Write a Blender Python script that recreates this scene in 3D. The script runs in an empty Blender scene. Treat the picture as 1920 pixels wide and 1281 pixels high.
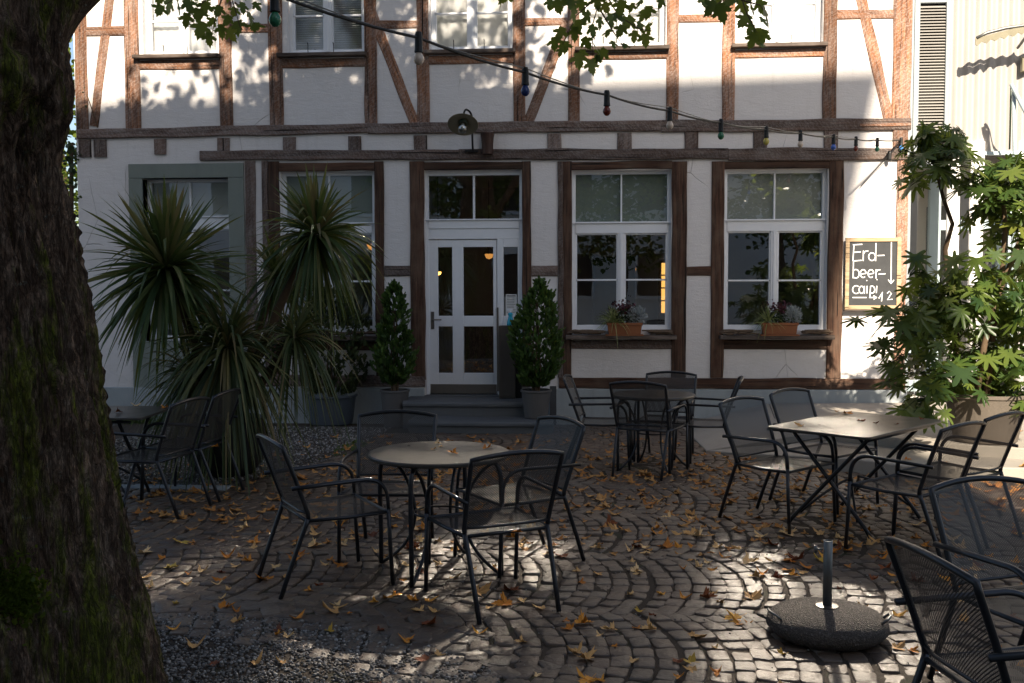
import bpy, math, random
import numpy as np
from mathutils import Vector, Matrix, noise as mnoise
R = math.radians
random.seed(7); rng = np.random.default_rng(7)
sc = bpy.context.scene
COL = sc.collection

# ---------------------------------------------------------------- camera model (also used to measure the place)
FPX, CD, CH = 1900.0, 13.9, 1.77
PITCH, YAW, ROLL = R(3.32), R(3.9), R(0.18)
FW = Vector((-math.sin(YAW)*math.cos(PITCH), math.cos(YAW)*math.cos(PITCH), -math.sin(PITCH)))
rt0 = Vector((math.cos(YAW), math.sin(YAW), 0)); up0 = rt0.cross(FW)
RT = rt0*math.cos(ROLL) - up0*math.sin(ROLL); UP = up0*math.cos(ROLL) + rt0*math.sin(ROLL)
CAM = Vector((0, -CD, CH))
def ray(px, py): return FW + RT*((px-960)/FPX) - UP*((py-640.5)/FPX)
def fac(px, py, Y=0.0):
    d = ray(px, py); p = CAM + d*((Y-CAM.y)/d.y); return p.x, p.z
def gz(x, y):
    t = min(1.0, max(0.0, (y+5.2)/5.2)); return -0.18*t
def gnd(px, py, z=None):
    d = ray(px, py); zz = 0.0 if z is None else z
    for _ in range(6):
        p = CAM + d*((zz-CAM.z)/d.z)
        if z is None: zz = gz(p.x, p.y)
    return p
def at(px, py, depth): return CAM + ray(px, py)*depth
def proj(p):
    v = Vector(p)-CAM; z = v.dot(FW); return 960+FPX*v.dot(RT)/z, 640.5-FPX*v.dot(UP)/z, z

# ---------------------------------------------------------------- object helpers
def link(o, parent=None):
    COL.objects.link(o)
    if parent is not None: o.parent = parent
    return o
def tag(o, label=None, cat=None, group=None, kind=None):
    if label: o['label'] = label
    if cat: o['category'] = cat
    if group: o['group'] = group
    if kind: o['kind'] = kind
    return o
def thing(name, label, cat, loc=(0, 0, 0), rz=0, group=None):
    o = bpy.data.objects.new(name, None); o.location = loc; o.rotation_euler = (0, 0, rz); o.empty_display_size = .1
    link(o); return tag(o, label, cat, group)
def dup(root, loc, rz, label, group=None):
    r = root.copy(); COL.objects.link(r); r.location = loc; r.rotation_euler = (0, 0, rz); r['label'] = label
    if group: r['group'] = group
    for ch in root.children:
        c = ch.copy(); COL.objects.link(c); c.parent = r
        for g in ch.children:
            d = g.copy(); COL.objects.link(d); d.parent = c
    return r

class MB:
    def __init__(s): s.v = []; s.f = []; s.m = []; s.a = []
    def add(s, vs, fs, mi=0, att=None):
        b = len(s.v); s.v.extend([tuple(p) for p in vs]); s.f.extend([tuple(b+i for i in f) for f in fs]); s.m.extend([mi]*len(fs))
        s.a.extend([att if att is not None else 0.5]*len(vs)); return s
    def box(s, a, b, mi=0, M=None, att=None):
        x0, y0, z0 = a; x1, y1, z1 = b
        v = [Vector((x, y, z)) for z in (z0, z1) for y in (y0, y1) for x in (x0, x1)]
        if M: v = [M@p for p in v]
        return s.add(v, [(0, 2, 3, 1), (4, 5, 7, 6), (0, 1, 5, 4), (2, 6, 7, 3), (0, 4, 6, 2), (1, 3, 7, 5)], mi, att)
    def tube(s, path, rad, n=8, mi=0, caps=True, att=None, flat=1.0):
        P = [Vector(p) for p in path]; k = len(P)
        rr = [rad]*k if not hasattr(rad, '__len__') else rad
        T = []
        for i in range(k):
            t = (P[min(i+1, k-1)]-P[max(i-1, 0)]); T.append(t.normalized() if t.length > 1e-9 else Vector((0, 0, 1)))
        u = T[0].orthogonal().normalized()
        if abs(T[0].z) < .9: u = (Vector((0, 0, 1)) - T[0]*T[0].z).normalized()
        vs = []
        for i in range(k):
            u = (u - T[i]*u.dot(T[i])).normalized(); w = T[i].cross(u)
            for j in range(n):
                a = 2*math.pi*j/n; vs.append(P[i] + (u*math.cos(a)*flat + w*math.sin(a))*rr[i])
        fs = [(i*n+j, i*n+(j+1) % n, (i+1)*n+(j+1) % n, (i+1)*n+j) for i in range(k-1) for j in range(n)]
        if caps:
            fs.append(tuple(range(n-1, -1, -1))); fs.append(tuple((k-1)*n+j for j in range(n)))
        return s.add(vs, fs, mi, att)
    def lathe(s, prof, n=24, c=(0, 0, 0), mi=0, capb=True, capt=True):
        vs = []; k = len(prof)
        for r, z in prof:
            for j in range(n):
                a = 2*math.pi*j/n; vs.append((c[0]+r*math.cos(a), c[1]+r*math.sin(a), c[2]+z))
        fs = [(i*n+j, i*n+(j+1) % n, (i+1)*n+(j+1) % n, (i+1)*n+j) for i in range(k-1) for j in range(n)]
        if capb: fs.append(tuple(range(n-1, -1, -1)))
        if capt: fs.append(tuple((k-1)*n+j for j in range(n)))
        return s.add(vs, fs, mi)
    def poly(s, outline, z0, z1, mi=0):
        n = len(outline)
        vs = [(x, y, z0) for x, y in outline]+[(x, y, z1) for x, y in outline]
        fs = [tuple(range(n-1, -1, -1)), tuple(range(n, 2*n))]+[(i, (i+1) % n, n+(i+1) % n, n+i) for i in range(n)]
        return s.add(vs, fs, mi)
    def build(s, name, mats, parent=None, smooth=False, bevel=0, seg=2, attr=False, loc=None):
        me = bpy.data.meshes.new(name); me.from_pydata(s.v, [], s.f)
        for m in (mats if isinstance(mats, (list, tuple)) else [mats]): me.materials.append(m)
        me.polygons.foreach_set('material_index', s.m)
        if smooth: me.polygons.foreach_set('use_smooth', [True]*len(s.f))
        if attr:
            at_ = me.attributes.new('rnd', 'FLOAT', 'POINT'); at_.data.foreach_set('value', s.a)
        me.update()
        o = bpy.data.objects.new(name, me); link(o, parent)
        if loc is not None: o.location = loc
        if bevel:
            b = o.modifiers.new('Bevel', 'BEVEL'); b.width = bevel; b.segments = seg; b.limit_method = 'ANGLE'; b.angle_limit = R(35)
        if smooth and bevel == 0 and smooth != 'all':
            pass
        return o
def np_mesh(name, V, faces, mat, parent=None, rnd=None, smooth=False):
    """faces: list of (n,k) int arrays"""
    me = bpy.data.meshes.new(name); V = np.asarray(V, np.float32)
    me.vertices.add(len(V)); me.vertices.foreach_set('co', V.ravel())
    loops = np.concatenate([f.ravel() for f in faces]).astype(np.int32)
    tot = np.concatenate([np.full(len(f), f.shape[1], np.int32) for f in faces])
    st = np.concatenate([[0], np.cumsum(tot)[:-1]]).astype(np.int32)
    me.loops.add(len(loops)); me.loops.foreach_set('vertex_index', loops)
    me.polygons.add(len(tot)); me.polygons.foreach_set('loop_start', st)
    if smooth: me.polygons.foreach_set('use_smooth', np.ones(len(tot), bool))
    if rnd is not None:
        a = me.attributes.new('rnd', 'FLOAT', 'POINT'); a.data.foreach_set('value', np.asarray(rnd, np.float32))
    me.materials.append(mat); me.update(calc_edges=True); me.validate()
    o = bpy.data.objects.new(name, me); return link(o, parent)
def arc(p0, p1, p2, n=6):
    p0, p1, p2 = Vector(p0), Vector(p1), Vector(p2)
    return [(p0*(1-t)**2 + p1*2*t*(1-t) + p2*t*t) for t in [i/n for i in range(n+1)]]

# ---------------------------------------------------------------- materials
class NT:
    def __init__(s, name):
        s.m = bpy.data.materials.new(name); s.m.use_nodes = True; s.t = s.m.node_tree; s.t.nodes.clear()
        s.out = s.n('ShaderNodeOutputMaterial')
    def n(s, typ, ins=None, **kw):
        nd = s.t.nodes.new(typ)
        for k, v in kw.items(): setattr(nd, k, v)
        for k, v in (ins or {}).items(): s.set(nd.inputs[k], v)
        return nd
    def set(s, sock, v):
        if isinstance(v, bpy.types.NodeSocket): s.t.links.new(v, sock)
        elif isinstance(v, bpy.types.Node): s.t.links.new(v.outputs[0], sock)
        elif isinstance(v, (tuple, list)) and len(v) == 3 and sock.type == 'RGBA': sock.default_value = (*v, 1)
        else: sock.default_value = v
    def coord(s, kind='Object', scale=(1, 1, 1), off=None, rot=(0, 0, 0)):
        c = s.n('ShaderNodeTexCoord').outputs[kind]
        mp = s.n('ShaderNodeMapping', {'Vector': c, 'Scale': scale, 'Rotation': rot})
        if off is not None: s.set(mp.inputs['Location'], off)
        return mp.outputs[0]
    def noise(s, vec, scale=5, detail=4, rough=.55, dist=0):
        return s.n('ShaderNodeTexNoise', {'Vector': vec, 'Scale': scale, 'Detail': detail, 'Roughness': rough, 'Distortion': dist}).outputs['Fac']
    def ramp(s, fac, stops, interp='LINEAR'):
        r = s.n('ShaderNodeValToRGB', {'Fac': fac}); e = r.color_ramp.elements; r.color_ramp.interpolation = interp
        while len(e) > 1: e.remove(e[-1])
        e[0].position = stops[0][0]; e[0].color = (*s.c3(stops[0][1]), 1)
        for p, c in stops[1:]:
            q = e.new(p); q.color = (*s.c3(c), 1)
        return r.outputs[0]
    @staticmethod
    def c3(c): return (c, c, c) if not hasattr(c, '__len__') else tuple(c)
    def mix(s, f, a, b, mode='MIX'):
        nd = s.n('ShaderNodeMix', data_type='RGBA', blend_type=mode)
        s.set(nd.inputs[0], f); s.set(nd.inputs[6], a); s.set(nd.inputs[7], b); return nd.outputs[2]
    def math(s, op, a, b=0.0, clamp=False):
        nd = s.n('ShaderNodeMath', operation=op, use_clamp=clamp); s.set(nd.inputs[0], a); s.set(nd.inputs[1], b); return nd.outputs[0]
    def bump(s, h, strength=.3, dist=.01, nrm=None):
        b = s.n('ShaderNodeBump', {'Height': h, 'Strength': strength, 'Distance': dist})
        if nrm is not None: s.set(b.inputs['Normal'], nrm)
        return b.outputs[0]
    def pbr(s, color, rough=.6, metal=0., normal=None, spec=.5, **kw):
        b = s.n('ShaderNodeBsdfPrincipled', {'Base Color': color, 'Roughness': rough, 'Metallic': metal, 'Specular IOR Level': spec})
        for k, v in kw.items(): s.set(b.inputs[k], v)
        if normal is not None: s.set(b.inputs['Normal'], normal)
        return b.outputs[0]
    def done(s, sh): s.t.links.new(sh, s.out.inputs['Surface']); return s.m
    def attr(s, name='rnd'): return s.n('ShaderNodeAttribute', attribute_name=name).outputs['Fac']
    def objrnd(s): return s.n('ShaderNodeObjectInfo').outputs['Random']

def plain(name, color, rough=.5, metal=0., spec=.5, nz=.15, scale=20, bump=.1):
    t = NT(name); v = t.coord(); f = t.noise(v, scale, 4)
    c = t.mix(f, tuple(x*(1-nz) for x in color), tuple(min(1, x*(1+nz)) for x in color))
    rr = t.math('ADD', t.math('MULTIPLY', t.noise(v, scale*.6, 3), .2), rough-.1)
    return t.done(t.pbr(c, rr, metal, t.bump(f, bump, .004) if bump else None, spec))

def m_plaster(name='lime_plaster', base=(.74, .71, .70)):
    t = NT(name); v = t.coord('Object')
    big = t.noise(v, .9, 5, .6); fine = t.noise(v, 42, 5, .65); mid = t.noise(t.coord('Object', (6, 6, 22)), 1, 5, .6, .6)
    c = t.mix(t.math('MULTIPLY', big, .55), base, tuple(x*.86 for x in base))
    st = t.ramp(t.noise(t.coord('Object', (9, 9, .8)), 1.2, 6, .7), [(.55, 0.), (.8, 1.)])
    c = t.mix(t.math('MULTIPLY', st, .27), c, (.36, .34, .32))
    speck = t.ramp(t.noise(v, 16, 3, .5), [(.72, 0.), (.78, 1.)])
    c = t.mix(t.math('MULTIPLY', speck, .25), c, (.4, .38, .36))
    pat = t.ramp(t.noise(t.coord('Object', (1.3, 1.3, 2.1)), 1.4, 3, .5, 1.5), [(.44, 0.), (.5, 1.), (.60, .2)])
    c = t.mix(t.math('MULTIPLY', pat, .13), c, (.50, .47, .45))
    vo = t.n('ShaderNodeTexVoronoi', {'Vector': t.mix(.035, t.coord('Object', (1., 1., .7)), t.n('ShaderNodeTexNoise', {'Vector': v, 'Scale': 3.5, 'Detail': 5.}).outputs['Color']), 'Scale': 1.15}, feature='DISTANCE_TO_EDGE').outputs[0]
    ck = t.math('MULTIPLY', t.ramp(vo, [(0., 1.), (.0045, 0.)]), t.ramp(t.noise(v, .8, 2), [(.57, 0.), (.64, 1.)]))
    c = t.mix(t.math('MULTIPLY', ck, .6), c, (.2, .18, .17))
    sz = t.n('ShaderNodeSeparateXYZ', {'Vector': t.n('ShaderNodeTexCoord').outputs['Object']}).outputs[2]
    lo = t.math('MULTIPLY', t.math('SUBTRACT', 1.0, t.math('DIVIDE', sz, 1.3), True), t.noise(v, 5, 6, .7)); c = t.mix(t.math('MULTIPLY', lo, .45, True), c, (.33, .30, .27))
    h = t.math('SUBTRACT', t.math('ADD', t.math('MULTIPLY', fine, .5), t.math('MULTIPLY', mid, .7)), ck)
    return t.done(t.pbr(c, .92, 0, t.bump(h, .6, .016), .2))
def m_timber(name, dark, mid, grey, gamt=.5, adze=True):
    t = NT(name); rnd = t.objrnd(); off = t.n('ShaderNodeCombineXYZ', {'X': t.math('MULTIPLY', rnd, 37.), 'Y': t.math('MULTIPLY', rnd, 11.), 'Z': t.math('MULTIPLY', rnd, 5.)})
    g = t.noise(t.coord('Object', (1.6, 30, 30), off), 1, 7, .65, .6)
    b = t.noise(t.coord('Object', (3, 5, 5), off), 1, 5, .6)
    f = t.noise(t.coord('Object', (14, 120, 120), off), 1, 4, .7)
    c = t.ramp(g, [(.28, tuple(x*.35 for x in dark)), (.42, dark), (.62, mid), (.8, tuple(min(1, x*1.25) for x in mid))])
    gm = t.ramp(b, [(.4, 0.), (.68, 1.)])
    h = t.math('ADD', g, t.math('MULTIPLY', f, .4))
    if adze:
        w = t.n('ShaderNodeTexWave', {'Vector': t.coord('Object', (1, 1, 1), off, (0, R(38), 0)), 'Scale': 6.5, 'Distortion': 14., 'Detail': 5., 'Detail Scale': 2.2, 'Detail Roughness': .75}).outputs['Fac']
        am = t.ramp(w, [(.5, 0.), (.9, .9)])
        gm = t.math('MULTIPLY', t.math('ADD', t.math('MULTIPLY', gm, .6), t.math('MULTIPLY', am, .55), True), t.ramp(f, [(.35, .25), (.6, 1.)]))
        h = t.math('ADD', h, t.math('MULTIPLY', w, .5))
    c = t.mix(t.math('MULTIPLY', gm, gamt), c, grey)
    val = t.math('ADD', t.math('MULTIPLY', t.math('FRACT', t.math('MULTIPLY', rnd, 7.3)), .7), .65)
    c = t.mix(1., c, t.n('ShaderNodeCombineColor', {0: val, 1: val, 2: val}).outputs[0], 'MULTIPLY')
    crack = t.ramp(t.noise(t.coord('Object', (.45, 22, 22), off), 1.3, 4, .5, 1.4), [(.33, 1.), (.375, 0.)])
    c = t.mix(crack, c, (.012, .008, .006))
    h = t.math('SUBTRACT', h, crack)
    return t.done(t.pbr(c, .8, 0, t.bump(h, .6, .012), .25))
def m_leaf(name, cols, rough=.45, trans=.35, veins=True, spec=.4):
    """two-sided leaf: reflection + translucency, colour varies leaf by leaf"""
    t = NT(name); a = t.attr(); n = t.noise(t.coord('Object'), 9, 3)
    k = t.math('ADD', t.math('MULTIPLY', a, .8), t.math('MULTIPLY', n, .25), True)
    c = t.ramp(k, [(i/(len(cols)-1), c) for i, c in enumerate(cols)])
    p = t.pbr(c, rough, 0, None, spec)
    tr = t.n('ShaderNodeBsdfTranslucent', {'Color': t.mix(.35, c, (.30, .34, .04), 'ADD')})
    return t.done(t.n('ShaderNodeMixShader', {0: trans, 1: p, 2: tr.outputs[0]}).outputs[0])
def m_glass(name, ior, rough, tint):
    t = NT(name); f0 = ((ior-1)/(ior+1))**2; lw = t.n('ShaderNodeLayerWeight', {'Blend': .5}).outputs['Facing']
    fr = t.n('ShaderNodeMath', {0: t.math('MULTIPLY', t.math('POWER', lw, 5.), 1-f0), 1: f0}, operation='ADD')
    gl = t.n('ShaderNodeBsdfGlossy', {'Color': (1, 1, 1), 'Roughness': rough})
    if rough < .03:
        wob = t.bump(t.noise(t.coord('Object'), 1.4, 2), .05, .02); t.set(gl.inputs['Normal'], wob)
    tr = t.n('ShaderNodeBsdfTransparent', {'Color': tint})
    return t.done(t.n('ShaderNodeMixShader', {0: fr.outputs[0], 1: tr.outputs[0], 2: gl.outputs[0]}).outputs[0])
def m_emit(name, col, st):
    t = NT(name); return t.done(t.n('ShaderNodeEmission', {'Color': col, 'Strength': st}).outputs[0])
def m_sheet(name):
    """expanded-metal sheet: diamond holes cut by alpha"""
    t = NT(name); s = t.n('ShaderNodeSeparateXYZ', {'Vector': t.n('ShaderNodeTexCoord').outputs['Object']})
    u = t.math('MULTIPLY', s.outputs[0], 1/.0125); v = t.math('MULTIPLY', t.math('ADD', s.outputs[1], s.outputs[2]), 1/.0078)
    a = t.math('ABSOLUTE', t.math('SUBTRACT', t.math('FRACT', t.math('ADD', t.math('ADD', u, v), 500)), .5))
    b = t.math('ABSOLUTE', t.math('SUBTRACT', t.math('FRACT', t.math('ADD', t.math('SUBTRACT', u, v), 500)), .5))
    hole = t.math('LESS_THAN', t.math('MAXIMUM', a, b), .305)
    p = t.pbr((.055, .053, .052), .42, .3, None, .5)
    return t.done(t.n('ShaderNodeMixShader', {0: hole, 1: p, 2: t.n('ShaderNodeBsdfTransparent').outputs[0]}).outputs[0])
def m_cobble():
    t = NT('porphyry_setts'); a = t.attr(); v = t.coord('Object')
    c = t.ramp(a, [(0., (.054, .033, .021)), (.25, (.086, .053, .033)), (.5, (.114, .073, .046)), (.72, (.105, .082, .060)), (.88, (.145, .10, .066)), (1., (.21, .155, .105))])
    n = t.noise(v, 7, 6, .65); f = t.noise(v, 90, 4, .7)
    c = t.mix(t.ramp(n, [(.35, 0.), (.75, .5)]), c, (.07, .055, .044))
    c = t.mix(t.math('MULTIPLY', t.ramp(f, [(.5, 0.), (.75, 1.)]), .3), c, (.22, .18, .145))
    big = t.noise(v, .55, 4, .6); c = t.mix(t.ramp(big, [(.42, 0.), (.66, .45)]), c, (.055, .042, .032))
    h = t.math('ADD', t.noise(v, 28, 5, .6), t.math('MULTIPLY', f, .4))
    return t.done(t.pbr(c, t.math('ADD', t.math('MULTIPLY', n, .35), .33), 0, t.bump(h, .55, .010), .55))
def m_joint():
    t = NT('joint_dirt'); v = t.coord('Object'); n = t.noise(v, 3, 6, .65); f = t.noise(v, 130, 3, .7)
    c = t.ramp(f, [(.3, (.026, .018, .012)), (.6, (.055, .040, .028)), (.8, (.13, .10, .078))])
    c = t.mix(t.ramp(n, [(.55, 0.), (.68, .8)]), c, (.03, .045, .014))
    return t.done(t.pbr(c, .9, 0, t.bump(f, .6, .008), .3))
def m_gravel(name='gravel_stones'):
    t = NT(name); a = t.attr(); v = t.coord('Object'); f = t.noise(v, 160, 3, .6)
    c = t.ramp(a, [(0., (.06, .054, .049)), (.4, (.135, .123, .11)), (.75, (.23, .212, .195)), (1., (.44, .42, .39))])
    c = t.mix(t.math('MULTIPLY', f, .4), c, (.06, .055, .05))
    return t.done(t.pbr(c, .75, 0, None, .4))
def m_gravel_bed():
    t = NT('gravel_bed'); v = t.coord('Object'); vo = t.n('ShaderNodeTexVoronoi', {'Vector': v, 'Scale': 75.})
    c = t.ramp(t.n('ShaderNodeSeparateColor', {0: vo.outputs['Color']}).outputs[0], [(0., (.045, .042, .038)), (.6, (.125, .115, .105)), (1., (.28, .26, .24))])
    c = t.mix(t.math('MULTIPLY', t.noise(v, 2.5, 5), .7), c, (.03, .026, .022))
    return t.done(t.pbr(c, .85, 0, t.bump(vo.outputs['Distance'], 1., .012), .3))
def m_bark():
    t = NT('maple_bark'); v = t.coord('Object')
    g = t.noise(t.coord('Object', (11, 11, 4.5)), 1.5, 10, .72, .5); f = t.noise(t.coord('Object', (60, 60, 26)), 1, 6, .7)
    r1 = t.math('ABSOLUTE', t.math('SUBTRACT', t.noise(t.coord('Object', (20, 20, 3.6)), 1., 6, .62, 1.2), .5)); r2 = t.math('ABSOLUTE', t.math('SUBTRACT', t.noise(t.coord('Object', (48, 48, 13)), 1., 5, .65, .8), .5)); fl = t.math('MULTIPLY', t.ramp(r1, [(0., 0.), (.07, 1.)]), t.ramp(r2, [(0., .35), (.06, 1.)]))
    c = t.ramp(g, [(.3, (.060, .036, .022)), (.46, (.20, .125, .082)), (.58, (.34, .235, .165)), (.75, (.48, .39, .30))])
    lich = t.ramp(t.noise(v, 19, 6, .7), [(.62, 0.), (.67, .9)]); c = t.mix(lich, c, (.30, .31, .25))
    mm = t.ramp(t.noise(t.coord('Object', (4.2, 4.2, .8)), 1.1, 8, .75, .4), [(.50, 0.), (.58, 1.)])
    moss = t.mix(f, (.060, .080, .008), (.27, .30, .03)); c = t.mix(t.math('MULTIPLY', t.math('MULTIPLY', mm, t.ramp(f, [(.30, .35), (.5, 1.)])), .95), c, moss)
    c = t.mix(t.math('MULTIPLY', t.math('SUBTRACT', 1., fl), .75), c, (.012, .008, .006))
    h = t.math('ADD', t.math('MULTIPLY', g, 1.6), t.math('ADD', t.math('MULTIPLY', f, .7), t.math('MULTIPLY', fl, .5)))
    return t.done(t.pbr(c, .9, 0, t.bump(h, 1., .03), .2))
def m_concrete(name, base, rough=.8, dirt=.5):
    t = NT(name); v = t.coord('Object'); n = t.noise(v, 3, 7, .65); f = t.noise(v, 60, 4, .7)
    c = t.mix(t.math('MULTIPLY', n, dirt), base, tuple(x*.45 for x in base))
    c = t.mix(t.math('MULTIPLY', f, .25), c, tuple(min(1, x*1.3) for x in base))
    d = t.ramp(t.noise(t.coord('Object', (7, 7, .9)), 1.3, 5, .7), [(.5, 0.), (.75, 1.)]); c = t.mix(t.math('MULTIPLY', d, .3*dirt), c, (.03, .03, .028))
    return t.done(t.pbr(c, rough, 0, t.bump(f, .35, .006), .3))
def m_pebbled():
    t = NT('washed_concrete'); v = t.coord('Object'); vo = t.n('ShaderNodeTexVoronoi', {'Vector': v, 'Scale': 150.})
    c = t.ramp(t.n('ShaderNodeSeparateColor', {0: vo.outputs['Color']}).outputs[0], [(0., (.045, .036, .030)), (.55, (.085, .068, .056)), (.9, (.135, .112, .094)), (1., (.24, .21, .18))])
    c = t.mix(t.math('MULTIPLY', t.noise(v, 6, 5), .6), c, (.035, .03, .026))
    return t.done(t.pbr(c, .8, 0, t.bump(vo.outputs['Distance'], .9, .006), .35))
M = {}
M['plaster'] = m_plaster('lime_plaster', (.69, .665, .655))
M['plaster_far'] = m_plaster('opposite_render', (.78, .76, .74))
M['timber_old'] = m_timber('weathered_timber', (.11, .050, .028), (.29, .130, .065), (.40, .32, .28), .85)
M['timber_grey'] = m_timber('grey_timber', (.075, .048, .038), (.15, .10, .08), (.27, .24, .225), .85)
M['timber_brown'] = m_timber('stained_brown_timber', (.040, .019, .012), (.088, .044, .027), (.15, .11, .08), .35, False)
M['white'] = plain('white_window_paint', (.72, .74, .77), .35, 0, .5, .04, 12, .03)
M['glass_up'] = m_glass('upper_window_glass', 4.8, .07, (1., 1., 1.))
M['glass'] = m_glass('window_glass', 2.9, .0, (.72, .75, .74))
M['curtain'] = plain('white_curtain', (.86, .86, .84), .9, 0, .1, .05, 6, .1)
M['blind'] = plain('roller_blind_cloth', (.34, .38, .35), .9, 0, .1, .06, 30, .05)
M['blind_pale'] = plain('pale_roller_blind', (.52, .52, .49), .9, 0, .1, .06, 30, .05)
M['slat'] = plain('aluminium_slats', (.62, .62, .60), .45, .2, .5, .05, 8, 0)
M['stone_green'] = m_concrete('green_sandstone', (.20, .225, .20), .85, .35)
M['plinth'] = m_concrete('plinth_render', (.32, .35, .36), .85, .5)
M['step'] = m_concrete('step_stone', (.10, .105, .11), .6, .5)
M['terrace'] = m_concrete('terrace_slabs', (.34, .31, .27), .8, .5)
M['metal'] = plain('anthracite_coated_steel', (.034, .036, .041), .32, .5, .5, .15, 30, .03)
M['sheet'] = m_sheet('expanded_metal_sheet')
M['tabletop'] = plain('anthracite_tabletop', (.060, .054, .046), .32, .15, .5, .2, 9, .03)
M['galv'] = plain('galvanised_tube', (.17, .175, .17), .45, .7, .5, .15, 18, .05)
M['brushed'] = plain('brushed_metal', (.22, .20, .18), .4, .8, .5, .12, 14, .04)
M['darkbox'] = plain('dark_bronze_sheet', (.085, .072, .062), .45, .4, .5, .12, 10, .04)
M['cobble'] = m_cobble(); M['joint'] = m_joint(); M['gravel'] = m_gravel(); M['gravel_bed'] = m_gravel_bed()
M['bark'] = m_bark()
M['pebbled'] = m_pebbled()
M['pot_dark'] = m_concrete('dark_glazed_pot', (.025, .024, .023), .6, .5)
M['pot_grey'] = m_concrete('grey_stone_pot', (.10, .095, .092), .75, .5)
M['pot_pale'] = m_concrete('pale_concrete_pot', (.125, .105, .085), .8, .4)
M['zinc'] = m_concrete('dull_zinc', (.065, .078, .095), .5, .5)
M['terracotta'] = m_concrete('terracotta', (.26, .10, .045), .85, .35)
M['soil'] = plain('soil', (.03, .022, .016), .95, 0, .2, .4, 40, .5)
M['maple'] = m_leaf('maple_leaf_green', [(.030, .055, .010), (.060, .100, .014), (.115, .150, .022), (.18, .19, .03)], .5, .45)
M['cord'] = m_leaf('sword_leaf', [(.014, .030, .010), (.030, .058, .018), (.060, .095, .028), (.13, .14, .045), (.20, .14, .07)], .5, .2, spec=.3)
M['cord_grass'] = m_leaf('narrow_drooping_leaf', [(.012, .025, .009), (.026, .047, .016), (.055, .075, .026), (.13, .125, .045), (.19, .13, .06)], .5, .15, spec=.3)
M['thuja'] = m_leaf('thuja_spray', [(.016, .040, .008), (.030, .072, .012), (.052, .108, .018), (.085, .13, .025)], .6, .2)
M['thuja_dark'] = m_leaf('dark_thuja_spray', [(.014, .026, .008), (.024, .042, .012), (.042, .058, .016), (.06, .07, .02)], .65, .15)
M['fatsia'] = m_leaf('palmate_leaf', [(.014, .034, .010), (.028, .060, .016), (.050, .090, .021), (.12, .16, .03), (.17, .17, .035)], .36, .42, spec=.4)
M['ivy'] = m_leaf('ivy_leaf', [(.010, .022, .008), (.02, .04, .012), (.035, .06, .018)], .5, .2)
M['hedge'] = m_leaf('sunny_leaf', [(.05, .08, .01), (.09, .13, .015), (.15, .18, .02)], .55, .5)
M['grass'] = m_leaf('grass_blade', [(.03, .055, .015), (.06, .095, .025), (.10, .13, .04)], .6, .3)
M['stem'] = plain('woody_stem', (.10, .068, .042), .85, 0, .2, .3, 30, .4)
M['corrugated'] = plain('white_corrugated_sheet', (.34, .32, .30), .5, .1, .4, .05, 5, .03)
M['louvre'] = plain('grey_blue_frame_paint', (.25, .28, .30), .45, .1, .4, .06, 10, .03)
M['louvre_slat'] = plain('louvre_slat_paint', (.30, .29, .27), .5, .1, .4, .06, 10, .03)
M['black'] = plain('black_void', (.006, .006, .006), .8, 0, .2, .1, 10, 0)
M['teal'] = plain('teal_frame_paint', (.38, .47, .50), .4, .1, .4, .05, 10, .03)
M['column'] = plain('white_column_paint', (.78, .77, .75), .55, 0, .3, .04, 8, .05)
M['concrete_beam'] = m_concrete('lintel_concrete', (.33, .29, .24), .8, .4)
M['chalkboard'] = plain('chalkboard', (.040, .042, .045), .7, 0, .3, .45, 5, .02)
M['chalk'] = plain('chalk', (.85, .84, .82), .95, 0, .1, .05, 60, .1)
M['pine'] = m_timber('pale_pine_frame', (.30, .21, .12), (.40, .29, .18), (.42, .34, .25), .35, False)
M['rubber'] = plain('black_rubber', (.012, .012, .012), .55, 0, .4, .2, 30, .05)
M['enamel'] = plain('cream_enamel', (.20, .18, .12), .35, .1, .5, .12, 9, .03)
M['enamel_green'] = plain('green_enamel', (.03, .05, .035), .35, .1, .5, .1, 9, .03)
M['iron'] = plain('black_iron', (.018, .017, .017), .5, .4, .4, .2, 25, .1)
M['copper'] = plain('rusty_downpipe', (.055, .028, .02), .55, .3, .4, .3, 12, .1)
M['sill_wood'] = m_timber('weathered_sill', (.05, .035, .028), (.10, .075, .06), (.2, .17, .15), .5, False)
M['room'] = plain('room_wall', (.55, .52, .48), .9, 0, .2, .08, 3, 0)
M['room_dark'] = plain('dark_room_furniture', (.03, .025, .022), .7, 0, .3, .2, 6, 0)
M['paper'] = plain('paper', (.62, .64, .64), .9, 0, .1, .03, 30, 0)
M['ink'] = plain('grey_print', (.16, .16, .17), .9, 0, .1, .05, 30, 0)
M['blue_liquid'] = plain('cyan_bottle', (.02, .36, .52), .25, 0, .5, .08, 9, 0)
M['white_plastic'] = plain('white_plastic', (.72, .74, .78), .4, 0, .5, .04, 9, 0)
M['roof_tile'] = plain('clay_roof', (.16, .07, .05), .85, 0, .2, .25, 5, .3)
M['dark_glass'] = plain('far_window', (.02, .022, .025), .15, 0, .5, .1, 4, 0)
M['twig'] = plain('dry_twigs', (.12, .085, .06), .85, 0, .2, .35, 20, .3)
M['warm'] = m_emit('warm_lamp_glow', (1., .45, .08), 3.0)
M['warm_dim'] = m_emit('warm_window_glow', (1., .50, .12), .7)
M['warm_soft'] = m_emit('soft_lamp_glow', (1., .42, .10), .35)
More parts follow.
